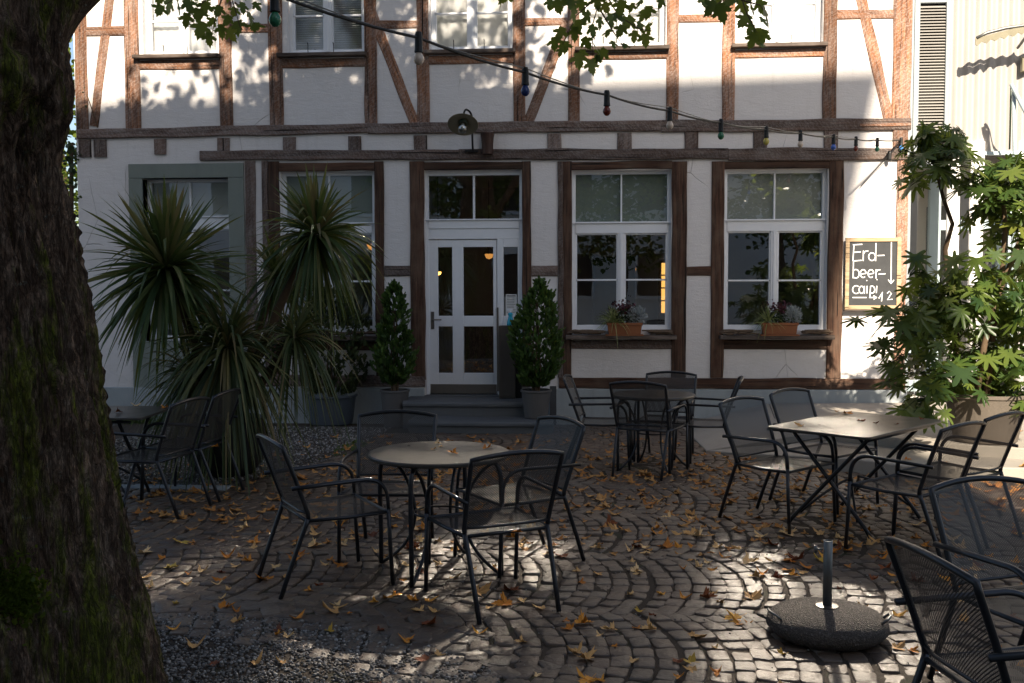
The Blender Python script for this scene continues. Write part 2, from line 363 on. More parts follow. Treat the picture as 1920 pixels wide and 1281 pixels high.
def m_fallen(name, cols):
    t = NT(name); r = t.objrnd(); a = t.attr(); n = t.noise(t.coord('Object'), 22, 4, .6)
    k = t.math('ADD', t.math('ADD', t.math('MULTIPLY', r, .5), t.math('MULTIPLY', a, .3)), t.math('MULTIPLY', n, .25), True)
    c = t.ramp(k, [(i/(len(cols)-1), c) for i, c in enumerate(cols)])
    p = t.pbr(c, .7, 0, t.bump(n, .3, .003), .3)
    tr = t.n('ShaderNodeBsdfTranslucent', {'Color': c})
    return t.done(t.n('ShaderNodeMixShader', {0: .06, 1: p, 2: tr.outputs[0]}).outputs[0])
M['fall_tan'] = m_fallen('tan_fallen_leaf', [(.46, .22, .07), (.64, .36, .13), (.78, .50, .22), (.82, .60, .34)])
M['fall_orange'] = m_fallen('orange_fallen_leaf', [(.36, .10, .014), (.58, .20, .025), (.74, .32, .045), (.80, .45, .08)])
M['fall_rust'] = m_fallen('rust_fallen_leaf', [(.09, .025, .010), (.17, .045, .015), (.26, .075, .02), (.3, .11, .03)])
M['fall_yellow'] = m_fallen('yellow_fallen_leaf', [(.42, .25, .03), (.55, .34, .05), (.6, .42, .1)])
# ================================================================= ground
def grid_sheet(name, x0, x1, y0, y1, dz, mat, step=.4, kind='structure', clip=None):
    nx = max(1, int((x1-x0)/step)); ny = max(1, int((y1-y0)/step)); mb = MB(); idx = {}
    xs = [x0+(x1-x0)*i/nx for i in range(nx+1)]; ys = [y0+(y1-y0)*j/ny for j in range(ny+1)]
    V = [(x, y, gz(x, y)+dz) for y in ys for x in xs]
    F = [(j*(nx+1)+i, j*(nx+1)+i+1, (j+1)*(nx+1)+i+1, (j+1)*(nx+1)+i) for j in range(ny) for i in range(nx)]
    mb.add(V, F); o = mb.build(name, mat); return tag(o, kind=kind)
# wide ground sheet to the horizon (one mesh, a hair lower than the yard)
mb = MB(); ys = [-90, -12.6, -5.2, 0, 0.6, 120]; V = []
for y in ys:
    for x in (-150, 150): V.append((x, y, gz(x, y)-.034))
mb.add(V, [(2*i, 2*i+1, 2*i+3, 2*i+2) for i in range(len(ys)-1)])
tag(mb.build('ground', m_concrete('far_asphalt', (.10, .095, .09), .9, .4)), kind='structure')

GB = [(-6, -8.45), (-3.2, -8.62), (-2.4, -8.69), (-1.98, -8.65), (-1.48, -8.74), (-1.24, -8.82), (-1.03, -8.91), (-.78, -9.05), (-.59, -9.17), (-.42, -9.36), (-.33, -9.5), (-.25, -9.75), (-.2, -10.1), (-.2, -12)]
def gb_y(x):
    for (a, b), (c, d) in zip(GB, GB[1:]):
        if a <= x <= c and c > a: return b+(d-b)*(x-a)/(c-a)
    return -99
def in_front_gravel(x, y, m=0.0):
    if x > -.2+m: return False
    return y < gb_y(min(x-m, -.2001))+m*.9
LG = [(-9, -5.30), (-4.17, -5.32), (-3.05, -5.14), (-2.63, -3.79), (-2.56, -2.3), (-2.5, -.6), (-2.5, 1.)]
def lg_x(y):
    if y > -.6: return -2.5
    for (a, b), (c, d) in zip(LG[2:], LG[3:]):
        if b <= y <= d: return a+(c-a)*(y-b)/(d-b)
    return None
def in_left_gravel(x, y, m=0.):
    if y < -5.14:
        return x < -3.05-m and y > -5.32+.18*(x+4.17)/1.12*0 + m and y > -5.3+m
    X = lg_x(y); return X is not None and x < X-m
TE_LOW = [(1.38, -2.74), (1.94, -3.44), (2.59, -4.21), (2.91, -4.54), (3.98, -4.62), (9, -4.9)]
def in_terrace(x, y, m=0.):
    if x < 1.3: return False
    if y > -2.74: return x > 1.38 + .1*(y+2.74)-m
    for (a, b), (c, d) in zip(TE_LOW, TE_LOW[1:]):
        if a <= x <= c: return y > b+(d-b)*(x-a)/(c-a)-m
    return False

# ---- the setts: real stones laid in segmental arcs
def make_setts():
    quads = []
    W, ROW, RAD = 1.17, .110, 1.22
    nper = 9; cuts = np.linspace(-W/2, W/2, nper+1)
    y0 = -13.2
    for j in range(13):
        yc = y0 + W*(j+.5)+rng.normal(0, .01); shift = rng.uniform(0, ROW)
        tilt = .05*math.sin(j*1.7)
        for k in range(-62, 72):
            xb = k*ROW + shift
            xb += .018*math.sin(k*.9+j)+rng.normal(0, .0025); kt = rng.normal(0, .008); off_v = rng.normal(0, .02)
            for i in range(nper):
                va, vb = cuts[i]+rng.normal(0, .008)+(off_v if i else 0), cuts[i+1]+rng.normal(0, .008)+(off_v if i < nper-1 else 0)
                f = lambda v: math.sqrt(RAD*RAD-min(v*v, .6))-RAD
                # radial joints
                def P(v, rr):
                    a = math.asin(max(-1, min(1, v/RAD)))
                    return (xb + f(v) + (tilt+kt)*v + .02*mnoise.noise((xb*1.3, (yc+v)*1.3, 3.)) + rr*math.cos(a), yc + v + rr*math.sin(a)*.75)
                q = [(p[0]+rng.normal(0, .004), p[1]+rng.normal(0, .004)) for p in (P(va, 0), P(va, ROW), P(vb, ROW), P(vb, 0))]
                cx = sum(p[0] for p in q)/4; cy = sum(p[1] for p in q)/4
                if cx < -6.2 or cx > 7.2 or cy > -.05: continue
                if in_front_gravel(cx, cy, -.33) or in_left_gravel(cx, cy, -.02) or in_terrace(cx, cy, .03): continue
                if -2.5 < cx < -.45 and cy > -1.2: continue
                if -2.62 < cx < -.3 and cy > -2.35 and cx+cy*.0 < -.3: pass
                px, py, z = proj((cx, cy, 0))
                if z < 1.5 or px < -500 or px > 2600 or py > 1650: continue
                quads.append((q, cx, cy))
    # border rows that follow the gravel edge
    L = [(Vector((a, b)), Vector((c, d))) for (a, b), (c, d) in zip(GB, GB[1:])]
    for row in range(3):
        s = 0
        for a, b in L:
            d = (b-a); ln = d.length; d.normalize(); nrm = Vector((-d.y, d.x))
            if nrm.y < 0 and abs(d.x) > .3: nrm = -nrm
            if abs(d.x) <= .3: nrm = Vector((1, 0))
            pos = 0.
            n = max(1, round(ln/.15))
            for i in range(n):
                a0 = a+d*(ln*i/n); a1 = a+d*(ln*(i+1)/n)
                o0 = row*.112; o1 = o0+.112
                q = [a0+nrm*o0, a0+nrm*o1, a1+nrm*o1, a1+nrm*o0]
                q = [(p.x+rng.normal(0, .005), p.y+rng.normal(0, .005)) for p in q]
                c = (sum(p[0] for p in q)/4, sum(p[1] for p in q)/4); q = [(c[0]+(p[0]-c[0])*.95, c[1]+(p[1]-c[1])*.95) for p in q]
                if proj((c[0], c[1], 0))[2] < 1.2: continue
                quads.append((q, *c))
    N = len(quads); print('setts', N)
    Q = np.array([q for q, _, _ in quads])                     # N,4,2
    ctr = Q.mean(1, keepdims=True)
    # ring of 12 pts with rounded corners
    ring = []
    for i in range(4):
        p = Q[:, i]; pr = Q[:, (i-1) % 4]; nx = Q[:, (i+1) % 4]
        ring += [p+(pr-p)*.24, p+((pr+nx)/2-p)*.11, p+(nx-p)*.24]
    ring = np.stack(ring, 1)                                   # N,12,2
    ring += rng.normal(0, .0025, ring.shape)
    gap = .0052
    def inset(r, d):
        v = r-ctr; l = np.linalg.norm(v, axis=2, keepdims=True); return ctr+v*(1-d/np.maximum(l, .01))
    gzv = np.array([gz(c[1], c[2]) for c in quads])[:, None]
    hh = rng.normal(0, .0028, (N, 1)) + np.array([[.012*mnoise.noise((c[1]*.9, c[2]*.9, 8.))] for c in quads]); tx = rng.normal(0, .035, (N, 1)); ty = rng.normal(0, .035, (N, 1))
    rings = []
    for d, z in ((gap*.8, -.03), (gap, -.008), (gap+.003, -.0025), (gap+.008, -.0005)):
        rr = inset(ring, d); loc = rr-ctr
        zz = z + hh + loc[:, :, 0]*tx + loc[:, :, 1]*ty + gzv + (rng.normal(0, .0012, (N, 12)) if z > -.02 else 0)
        rings.append(np.concatenate([rr, zz[..., None]], 2))
    c3 = np.concatenate([ctr[:, 0], hh + gzv + .0006], 1)[:, None]
    V = np.concatenate(rings+[c3], 1)                          # N,49,3
    K = 49; base = (np.arange(N)*K)[:, None, None]
    qf = []
    for r in range(3):
        for i in range(12): qf.append((r*12+i, r*12+(i+1) % 12, (r+1)*12+(i+1) % 12, (r+1)*12+i))
    qf = np.array(qf)[None]+base; tf = np.array([(36+i, 36+(i+1) % 12, 48) for i in range(12)])[None]+base
    # orientation: make faces look up
    area = (Q[:, 1, 0]-Q[:, 0, 0])*(Q[:, 2, 1]-Q[:, 0, 1])-(Q[:, 1, 1]-Q[:, 0, 1])*(Q[:, 2, 0]-Q[:, 0, 0])
    flip = area < 0
    qf[flip] = qf[flip][:, :, ::-1]; tf[flip] = tf[flip][:, :, ::-1]
    rv = np.clip(rng.beta(2, 2.4, N), 0, 1)
    o = np_mesh('cobblestone_paving', V.reshape(-1, 3), [qf.reshape(-1, 4), tf.reshape(-1, 3)], M['cobble'], rnd=np.repeat(rv, K), smooth=False)
    tag(o, kind='structure')
make_setts()
grid_sheet('courtyard_bed', -6.4, 7.4, -13.2, 0.02, -.0085, M['joint'], .5)
# gravel sheets: slightly under the stones' top
def outline_sheet(name, pts, dz, mat):
    mb = MB(); mb.add([(x, y, gz(x, y)+dz) for x, y in pts], [tuple(range(len(pts)))]); return tag(mb.build(name, mat), kind='structure')
outline_sheet('gravel_ground_by_the_tree', [(x, y-.02) for x, y in GB]+[(-6, -12)], -.009, M['gravel_bed'])
mbx = MB()
ysl = [-5.30, -5.14, -4.5, -3.79, -3, -2.3, -1.4, -.6, 0]
for i, y in enumerate(ysl):
    X = -3.05 if y < -5.1 else lg_x(y)
    mbx.v += [(-9, y, gz(0, y)-.009), (X, y, gz(0, y)-.009)]; mbx.a += [.5, .5]
for i in range(len(ysl)-1): mbx.f.append((2*i, 2*i+1, 2*i+3, 2*i+2)); mbx.m.append(0)
tag(mbx.build('gravel_ground_by_the_house', M['gravel_bed']), kind='structure')
PHI = (1+5**.5)/2
ICO = np.array([(-1, PHI, 0), (1, PHI, 0), (-1, -PHI, 0), (1, -PHI, 0), (0, -1, PHI), (0, 1, PHI), (0, -1, -PHI), (0, 1, -PHI), (PHI, 0, -1), (PHI, 0, 1), (-PHI, 0, -1), (-PHI, 0, 1)])/1.9
ICF = np.array([(0, 11, 5), (0, 5, 1), (0, 1, 7), (0, 7, 10), (0, 10, 11), (1, 5, 9), (5, 11, 4), (11, 10, 2), (10, 7, 6), (7, 1, 8), (3, 9, 4), (3, 4, 2), (3, 2, 6), (3, 6, 8), (3, 8, 9), (4, 9, 5), (2, 4, 11), (6, 2, 10), (8, 6, 7), (9, 8, 1)])
def pebbles(name, pts, r0, r1, mat):
    N = len(pts); P = np.array(pts)
    s = rng.uniform(r0, r1, (N, 1, 1))*rng.uniform(.65, 1.25, (N, 1, 3)); s[:, :, 2] *= .75
    V = ICO[None]*s*rng.uniform(.8, 1.2, (N, 12, 1)); a = rng.uniform(0, 6.28, N); ca, sa = np.cos(a)[:, None], np.sin(a)[:, None]
    X = V[:, :, 0]*ca-V[:, :, 1]*sa; Y = V[:, :, 0]*sa+V[:, :, 1]*ca
    V = np.stack([X, Y, V[:, :, 2]], 2)+P[:, None]
    F = ICF[None]+(np.arange(N)*12)[:, None, None]
    return np_mesh(name, V.reshape(-1, 3), [F.reshape(-1, 3)], mat, rnd=np.repeat(rng.uniform(0, 1, N), 12))
pts = []
while len(pts) < 15000:
    x, y = rng.uniform(-2.6, -.18), rng.uniform(-10.6, -8.62)
    if in_front_gravel(x, y, 0.0): pts.append((x, y, -.008+rng.uniform(0, .008)))
tag(pebbles('gravel_by_the_tree', pts, .0055, .0105, M['gravel']), kind='stuff')
pts = []
while len(pts) < 9000:
    x, y = rng.uniform(-5.6, -2.5), rng.uniform(-5.3, -.5)
    if in_left_gravel(x, y): pts.append((x, y, gz(x, y)-.006+rng.uniform(0, .008)))
tag(pebbles('gravel_by_the_house', pts, .008, .015, M['gravel']), kind='stuff')
# loose grit in the joints of the setts
pts = []
while len(pts) < 2500:
    x, y = rng.uniform(-2.5, 3), rng.uniform(-10.4, -4)
    if not in_terrace(x, y, .1): pts.append((x, y, gz(x, y)+rng.uniform(-.004, .003)))
tag(pebbles('loose_grit', pts, .003, .006, M['gravel']), kind='stuff')
# kerb slabs between gravel and setts on the left
mb = MB(); x = -5.2
while x < -3.1:
    l = rng.uniform(.34, .5); mb.box((x, -5.46, -.05), (x+l-.008, -5.31, .006+rng.uniform(0, .004))); x += l
tag(mb.build('kerb', M['plinth'], bevel=.006), kind='structure')

# ================================================================= terrace and its two low steps
def slabs(name, top, zt, zb, mat):
    n = len(top); mb = MB()
    mb.add([(x, y, zt(x, y)) for x, y in top]+[(x, y, zb) for x, y in top], [tuple(range(n))]+[(i, n+i, n+(i+1) % n, (i+1) % n) for i in range(n)])
    return mb.build(name, mat, bevel=.012)
zlow = lambda x, y: max(gz(x, y)+.006, min(.10, -.06+.16*(x-1.5)/1.1)) if x < 2.6 else .10
low = [(1.38, -2.74), (1.94, -3.44), (2.59, -4.21), (2.91, -4.54), (3.98, -4.62), (9, -4.9), (9, -1.5), (2.4, -1.5)]
low_o = slabs('terrace_step', low, zlow, -.35, M['terrace']); tag(low_o, kind='structure')
mb = MB()
hi = [(2.6, -3.01), (3.33, -3.63), (3.74, -3.95), (4.25, -4.18), (9, -4.45), (9, -.03), (2.55, -.03), (2.35, -1.5)]
hz = [.19, .195, .2, .2, .2, .19, .13, .12]
n = len(hi)
mb.add([(x, y, z) for (x, y), z in zip(hi, hz)]+[(x, y, -.3) for x, y in hi], [tuple(range(n))]+[(i, n+i, n+(i+1) % n, (i+1) % n) for i in range(n)])
# ramp down to the yard on the left
rp = [(1.38, -2.74, gz(0, -2.74)+.004), (2.34, -1.52, .118), (2.54, -.035, .128), (1.35, -.035, -.17)]
mb.add(rp+[(x, y, -.4) for x, y, z in rp], [(0, 1, 2, 3), (0, 4, 5, 1), (1, 5, 6, 2), (2, 6, 7, 3), (3, 7, 4, 0)])
rp2 = [(1.38, -2.74, gz(0, -2.74)+.012), (2.6, -3.01, .188), (2.345, -1.5, .119)]
mb.add(rp2+[(x, y, -.4) for x, y, z in rp2], [(0, 1, 2), (0, 3, 4, 1), (1, 4, 5, 2), (2, 5, 3, 0)])
tag(mb.build('terrace', M['terrace'], bevel=.01), kind='structure')

# ================================================================= the half-timbered house
house = thing('timber_framed_house', 'white plastered half-timbered house with brown beams and tall white windows', 'house', (0, 0, 0))
XL, XR = -7.06, 4.33
def FX(px, py=None): return fac(px, 520 if py is None else py)[0]
def UX(px): return fac(px, 150)[0]
def ZZ(px, py): return fac(px, py)[1]
WT = 7.9
ow = []   # openings (x0,x1,z0,z1)
up = [dict(px=(270, 411), sill=103), dict(px=(540, 685), sill=100), dict(px=(807, 961), sill=94), dict(px=(1089, 1248), sill=88), dict(px=(1377, 1542), sill=82)]
for u in up:
    u['x0'], u['x1'] = UX(u['px'][0]), UX(u['px'][1]); u['z0'] = ZZ(sum(u['px'])/2, u['sill']); u['z1'] = 7.02
    ow.append((u['x0'], u['x1'], u['z0'], u['z1']))
gf = {'A': (528, 703, 322, 622), 'B': (1073, 1258, 319, 620), 'C': (1358, 1550, 317, 620), 'S': (272, 432, 334, 640), 'D': (797, 979, 318, 742)}
go = {}
for k, (a, b, c, d) in gf.items():
    go[k] = (FX(a), FX(b), ZZ((a+b)/2, d), ZZ((a+b)/2, c)); ow.append(go[k])
def wall_with_openings(x0, x1, z0, z1, ops, y0, y1):
    xs = sorted({x0, x1, *[v for o in ops for v in o[:2]]}); zs = sorted({z0, z1, *[v for o in ops for v in o[2:]]})
    mb = MB(); ix = {x: i for i, x in enumerate(xs)}; iz = {z: i for i, z in enumerate(zs)}; nx = len(xs)
    inside = lambda x, z: any(o[0] < x < o[1] and o[2] < z < o[3] for o in ops)
    mb.v = [(x, y0, z) for z in zs for x in xs]+[(x, y1, z) for z in zs for x in xs]; mb.a = [.5]*len(mb.v)
    n1 = len(zs)*nx; id_ = lambda i, j, b=0: b*n1+j*nx+i
    solid = {}
    for j in range(len(zs)-1):
        for i in range(nx-1):
            solid[i, j] = not inside((xs[i]+xs[i+1])/2, (zs[j]+zs[j+1])/2)
    for (i, j), s in solid.items():
        if not s: continue
        mb.f += [(id_(i, j), id_(i+1, j), id_(i+1, j+1), id_(i, j+1)), (id_(i, j, 1), id_(i, j+1, 1), id_(i+1, j+1, 1), id_(i+1, j, 1))]
        for (di, dj, e) in ((-1, 0, (id_(i, j), id_(i, j+1), id_(i, j+1, 1), id_(i, j, 1))), (1, 0, (id_(i+1, j), id_(i+1, j, 1), id_(i+1, j+1, 1), id_(i+1, j+1))), (0, -1, (id_(i, j), id_(i, j, 1), id_(i+1, j, 1), id_(i+1, j))), (0, 1, (id_(i, j+1), id_(i+1, j+1), id_(i+1, j+1, 1), id_(i, j+1, 1)))):
            if not solid.get((i+di, j+dj), False): mb.f.append(e)
    mb.m = [0]*len(mb.f); return mb
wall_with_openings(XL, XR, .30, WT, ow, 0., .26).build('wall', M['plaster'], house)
# plinth, returns and far side
mb = MB(); mb.box((XL-.02, -.035, -.45), (go['D'][0]-.02, .24, .312)); mb.box((go['D'][1]+.02, -.035, -.45), (XR+.01, .24, .312))
mb.build('plinth', M['plinth'], house, bevel=.012)
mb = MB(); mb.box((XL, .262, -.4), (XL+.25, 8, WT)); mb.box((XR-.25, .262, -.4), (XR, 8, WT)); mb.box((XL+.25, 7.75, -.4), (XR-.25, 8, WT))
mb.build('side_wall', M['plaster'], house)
mb = MB()
for y0, z0, y1, z1 in ((-.55, WT-.05, 4, 11.2), (8.55, WT-.05, 4, 11.2)):
    v = [(XL-.4, y0, z0), (XR+.4, y0, z0), (XR+.4, y1, z1), (XL-.4, y1, z1)]; v2 = [(x, y, z+.16) for x, y, z in v]
    mb.add(v+v2, [(0, 1, 2, 3), (7, 6, 5, 4), (0, 4, 5, 1), (1, 5, 6, 2), (2, 6, 7, 3), (3, 7, 4, 0)])
mb.build('roof', M['roof_tile'], house)
# inside: floors, room walls, storey slab
mb = MB(); mb.box((XL+.26, .3, .12), (XR-.26, 7.7, .2)); mb.box((XL+.26, .3, 3.45), (XR-.26, 7.7, 3.8)); mb.box((XL+.26, 4.2, .2), (XR-.26, 4.3, 3.45)); mb.box((XL+.26, 2.2, 3.8), (XR-.26, 2.3, WT-.1))
mb.box((-.5, 1.9, .2), (-.42, 4.2, 3.45)); mb.box((1.62, 1.2, .2), (1.70, 4.2, 3.45)); mb.box((-2.72, .9, .2), (-2.64, 4.2, 3.45)); mb.build('room', M['room'], house)

def timber(p0, p1, w, proud, mat, name='post', y_in=-.004, wob=.010, jag=True):
    (x0, z0), (x1, z1) = p0, p1; dx, dz = x1-x0, z1-z0; L = math.hypot(dx, dz); ang = math.atan2(dz, dx)
    n = max(2, int(L/.16)); sd = random.random()*90; mb = MB(); ch = min(.012, w*.12)
    ring = [(-.5, y_in, 0), (-.5, 1, 0), (-.5, 1, 1), (.5, 1, 1), (.5, 1, 0), (.5, y_in, 0)]
    vs = []
    for i in range(n+1):
        s = L*i/n
        a = wob*mnoise.noise((s*1.7, sd, 0))*1.6; b = wob*mnoise.noise((s*1.7, sd+9, 0))*1.6; pr = proud + .004*mnoise.noise((s*2.1, sd, 5))
        lo, hi_ = -w/2+a, w/2+b
        vs += [(s, -y_in, lo), (s, -(pr-ch*.8), lo), (s, -pr, lo+ch), (s, -pr, hi_-ch), (s, -(pr-ch*.8), hi_), (s, -y_in, hi_)]
    fs = [(i*6+j, (i+1)*6+j, (i+1)*6+j+1, i*6+j+1) for i in range(n) for j in range(5)]
    fs += [tuple(range(6)), tuple(n*6+j for j in range(5, -1, -1))]
    mb.add(vs, fs); o = mb.build(name, mat, house)
    o.matrix_local = Matrix.Translation((x0, 0, z0)) @ Matrix.Rotation(-ang, 4, 'Y')
    return o
zb_t, zb_b = 3.935, 3.79     # main beam
ZP = 4.0
def vpost(pa, pb, z0, z1, mat, proud=.022, useU=True, name='post'):
    xa, xb = (UX(pa), UX(pb)) if useU else (FX(pa), FX(pb)); xm = (xa+xb)/2
    return timber((xm, z0), (xm, z1), abs(xb-xa), proud+random.uniform(0, .003), mat, name)
for a, b in ((142, 165), (235, 262), (412, 436), (505, 531), (684, 707), (782, 805), (962, 985), (1065, 1087), (1249, 1272), (1354, 1377), (1543, 1568), (1673, 1708)):
    vpost(a, b, zb_t-.005, WT-.02, M['timber_old'])
def rail(pa, pb, ya, yb, mat, proud=.016, name='rail', U=True):
    xm = (pa+pb)/2; za, zb = ZZ(xm, ya), ZZ(xm, yb); xa, xb = (UX(pa), UX(pb)) if U else (FX(pa), FX(pb))
    return timber((xa, (za+zb)/2), (xb, (za+zb)/2), abs(za-zb), proud+random.uniform(0, .003), mat, name)
for a, b, c, d in ((163, 236, 50, 68), (435, 506, 45, 62), (706, 783, 39, 54), (984, 1066, 33, 48), (1271, 1355, 27, 43), (1567, 1674, 18, 36)): rail(a, b, c, d, M['timber_old'])
for a, b, c, d in ((261, 413, 113, 130), (530, 685, 110, 127), (804, 963, 104, 120), (1086, 1250, 98, 112), (1376, 1544, 93, 108)): rail(a, b, c, d, M['timber_old'], .019)
def brace(p, q, wpx):
    x0, z0 = fac(*p); x1, z1 = fac(*q); timber((x0, z0), (x1, z1), wpx/139., .012+random.uniform(0, .003), M['timber_old'], 'brace')
brace((176, 237), (211, -40), 18); brace((779, 233), (695, 20), 19); brace((990, 232), (1062, 45), 19); brace((1666, 223), (1610, -25), 20)
# long beams
def hbeam(pts_top, th, proud, mat, name='beam'):
    for (a, b) in zip(pts_top, pts_top[1:]):
        x0, z0 = fac(*a); x1, z1 = fac(*b); timber((x0, z0-th/2), (x1, z1-th/2), th, proud, mat, name, wob=.009)
hbeam([(146, 243.5), (690, 231.5)], .135, .040, M['timber_grey']); hbeam([(690.5, 231.5), (1240, 226), ], .145, .042, M['timber_grey']); hbeam([(1240.5, 226), (1707, 222)], .16, .041, M['timber_grey'])
hbeam([(376, 283), (860, 281)], .135, .044, M['timber_grey']); hbeam([(860.5, 280), (1365, 279)], .145, .046, M['timber_grey']); hbeam([(1365.5, 278.5), (1700, 278)], .165, .045, M['timber_grey'])
for a, b in ((147, 172), (175, 200), (289, 312), (407, 431), (531, 556), (653, 678), (776, 801), (1027, 1053), (1157, 1184), (1283, 1309), (1413, 1438), (1545, 1570)):
    xm = (FX(a, 265)+FX(b, 265))/2; low_ = 295 if a < 180 else 290 if a < 300 else 283
    timber((xm, ZZ(a, low_)), (xm, zb_b-.004), (b-a)/139., .026+random.uniform(0, .004), M['timber_grey'], 'joist_end')
timber((FX(1688, 265), 3.55), (FX(1688, 265), 3.775), .2, .03, M['timber_old'], 'joist_end')
# ground-floor posts (px left, px right, y top, y bottom)
for a, b, c, d, m in ((463, 482, 302, 702, 'timber_grey'), (495, 506, 302, 702, 'timber_grey'), (506, 527, 303, 702, 'timber_brown'), (704, 721, 303, 705, 'timber_brown'), (770, 797, 303, 712, 'timber_brown'), (979, 996, 303, 725, 'timber_brown'), (1046, 1056, 303, 708, 'timber_grey'), (1056, 1072, 303, 708, 'timber_brown'), (1259, 1287, 303, 708, 'timber_brown'), (1333, 1357, 303, 708, 'timber_brown'), (1551, 1579, 302, 709, 'timber_brown'), (1678, 1699, 301, 709, 'timber_old')):
    xa, xb = FX(a), FX(b); timber(((xa+xb)/2, ZZ((a+b)/2, d)), ((xa+xb)/2, ZZ((a+b)/2, c)), xb-xa, .024+random.uniform(0, .004), M[m], 'post')
for a, b, c, d, m in ((527, 704, 305, 321, 'timber_brown'), (797, 979, 304, 318, 'timber_brown'), (1072, 1259, 303, 318, 'timber_brown'), (1357, 1551, 302, 317, 'timber_brown')): rail(a, b, c, d, M[m], .020, 'lintel', False)
for a, b, c, d, m in ((722, 770, 498, 518, 'timber_grey'), (997, 1046, 498, 518, 'timber_grey'), (1288, 1333, 500, 517, 'timber_brown')): rail(a, b, c, d, M[m], .018, 'rail', False)
for a, b, c, d, m in ((1072, 1262, 638, 655, 'timber_grey'), (1357, 1551, 637, 655, 'timber_brown'), (527, 704, 640, 656, 'timber_brown')): rail(a, b, c, d, M[m], .018, 'rail', False)
rail(1048, 1700, 709, 729, M['timber_brown'], .032, 'sill_beam', False); rail(700, 796, 704, 725, M['timber_grey'], .03, 'sill_beam', False); rail(462, 700, 703, 725, M['timber_grey'], .03, 'sill_beam', False)
rail(1612, 1707, 232, 238, M['timber_old'], .052, 'rail', True)

# sandstone surround of the left opening
x0, x1, z0, z1 = go['S']; sx0, sx1, sz = FX(247), FX(461), ZZ(350, 307)
mb = MB(); mb.box((sx0, -.03, z1), (sx1, .2, sz)); mb.box((sx0, -.031, .3), (x0, .2, z1-.003)); mb.box((x1, -.031, .3), (sx1, .2, z1-.003)); mb.box((x0, -.045, .3), (x1, .2, z0))
mb.build('stone_surround', M['stone_green'], house, bevel=.006)

# ---------------------------------------------------------------- windows
def bar(mb, x0, x1, z0, z1, y0, y1): mb.box((x0, y0, z0), (x1, y1, z1))
def pane(parent, rects, y, mat):
    mb = MB()
    for (a, b, c, d) in rects: mb.add([(a, y, c), (b, y, c), (b, y, d), (a, y, d)], [(0, 1, 2, 3)])
    return mb.build('pane', mat, parent)
def casement(o, ztr, zbar, yf=.10, fw=.045, mull=.09, top_split=True, barf=True, two_top=True, glass='glass', blind=None, low_blind=None, nbar=1):
    """white window: top lights, transom, two casements"""
    x0, x1, z0, z1 = o; mb = MB(); xm = (x0+x1)/2; y0, y1 = yf, yf+.07
    bar(mb, x0, x0+fw, z0, z1, y0, y1); bar(mb, x1-fw, x1, z0, z1, y0, y1); bar(mb, x0+fw, x1-fw, z1-fw, z1, y0, y1); bar(mb, x0+fw, x1-fw, z0, z0+fw, y0, y1)
    bar(mb, x0+fw, x1-fw, ztr[0], ztr[1], y0-.012, y1); bar(mb, x0-.002, x1+.002, ztr[1]-.022, ztr[1]-.004, y0-.035, y0-.0125)
    bar(mb, xm-.011, xm+.011, ztr[1], z1-fw, y0+.015, y1-.01)
    bar(mb, xm-mull/2, xm+mull/2, z0+fw, ztr[0], y0-.006, y1); bar(mb, xm-.016, xm+.016, z0+fw, ztr[0], y0-.02, y0-.0065)
    for s in (-1, 1):
        a, b = (x0+fw, xm-mull/2) if s < 0 else (xm+mull/2, x1-fw)
        if barf:
            for zb in zbar: bar(mb, a, b, zb-.012, zb+.012, y0+.012, y1-.01)
        bar(mb, a, a+.02, z0+fw, ztr[0], y0+.012, y1-.004); bar(mb, b-.02, b, z0+fw, ztr[0], y0+.012, y1-.004)
        bar(mb, a+.02, b-.02, ztr[0]-.02, ztr[0], y0+.012, y1-.004); bar(mb, a+.02, b-.02, z0+fw, z0+fw+.028, y0+.012, y1-.004)
    w = mb.build('window', M['white'], house, bevel=.003, seg=1)
    pane(w, [(x0+fw, xm, ztr[1], z1-fw)], yf+.05, M[glass]); pane(w, [(xm, x1-fw, ztr[1], z1-fw)], yf+.05, M[glass])
    pane(w, [(x0+fw, xm-mull/2, z0+fw, ztr[0])], yf+.05, M[glass]); pane(w, [(xm+mull/2, x1-fw, z0+fw, ztr[0])], yf+.05, M[glass])
    if blind:
        b = MB(); b.box((x0+fw, yf+.085, ztr[0]+.02), (x1-fw, yf+.088, z1-.02)); b.build('blind', M[blind], w)
    return w
def sill(px0, px1, py, parent, mat, th=.05, out=.11, upw=True):
    xa, xb = (UX(px0), UX(px1)) if upw else (FX(px0), FX(px1)); z = ZZ((px0+px1)/2, py)
    mb = MB(); mb.box((xa, -out, z-th), (xb, .10, z)); return mb.build('sill', mat, parent, bevel=.006)
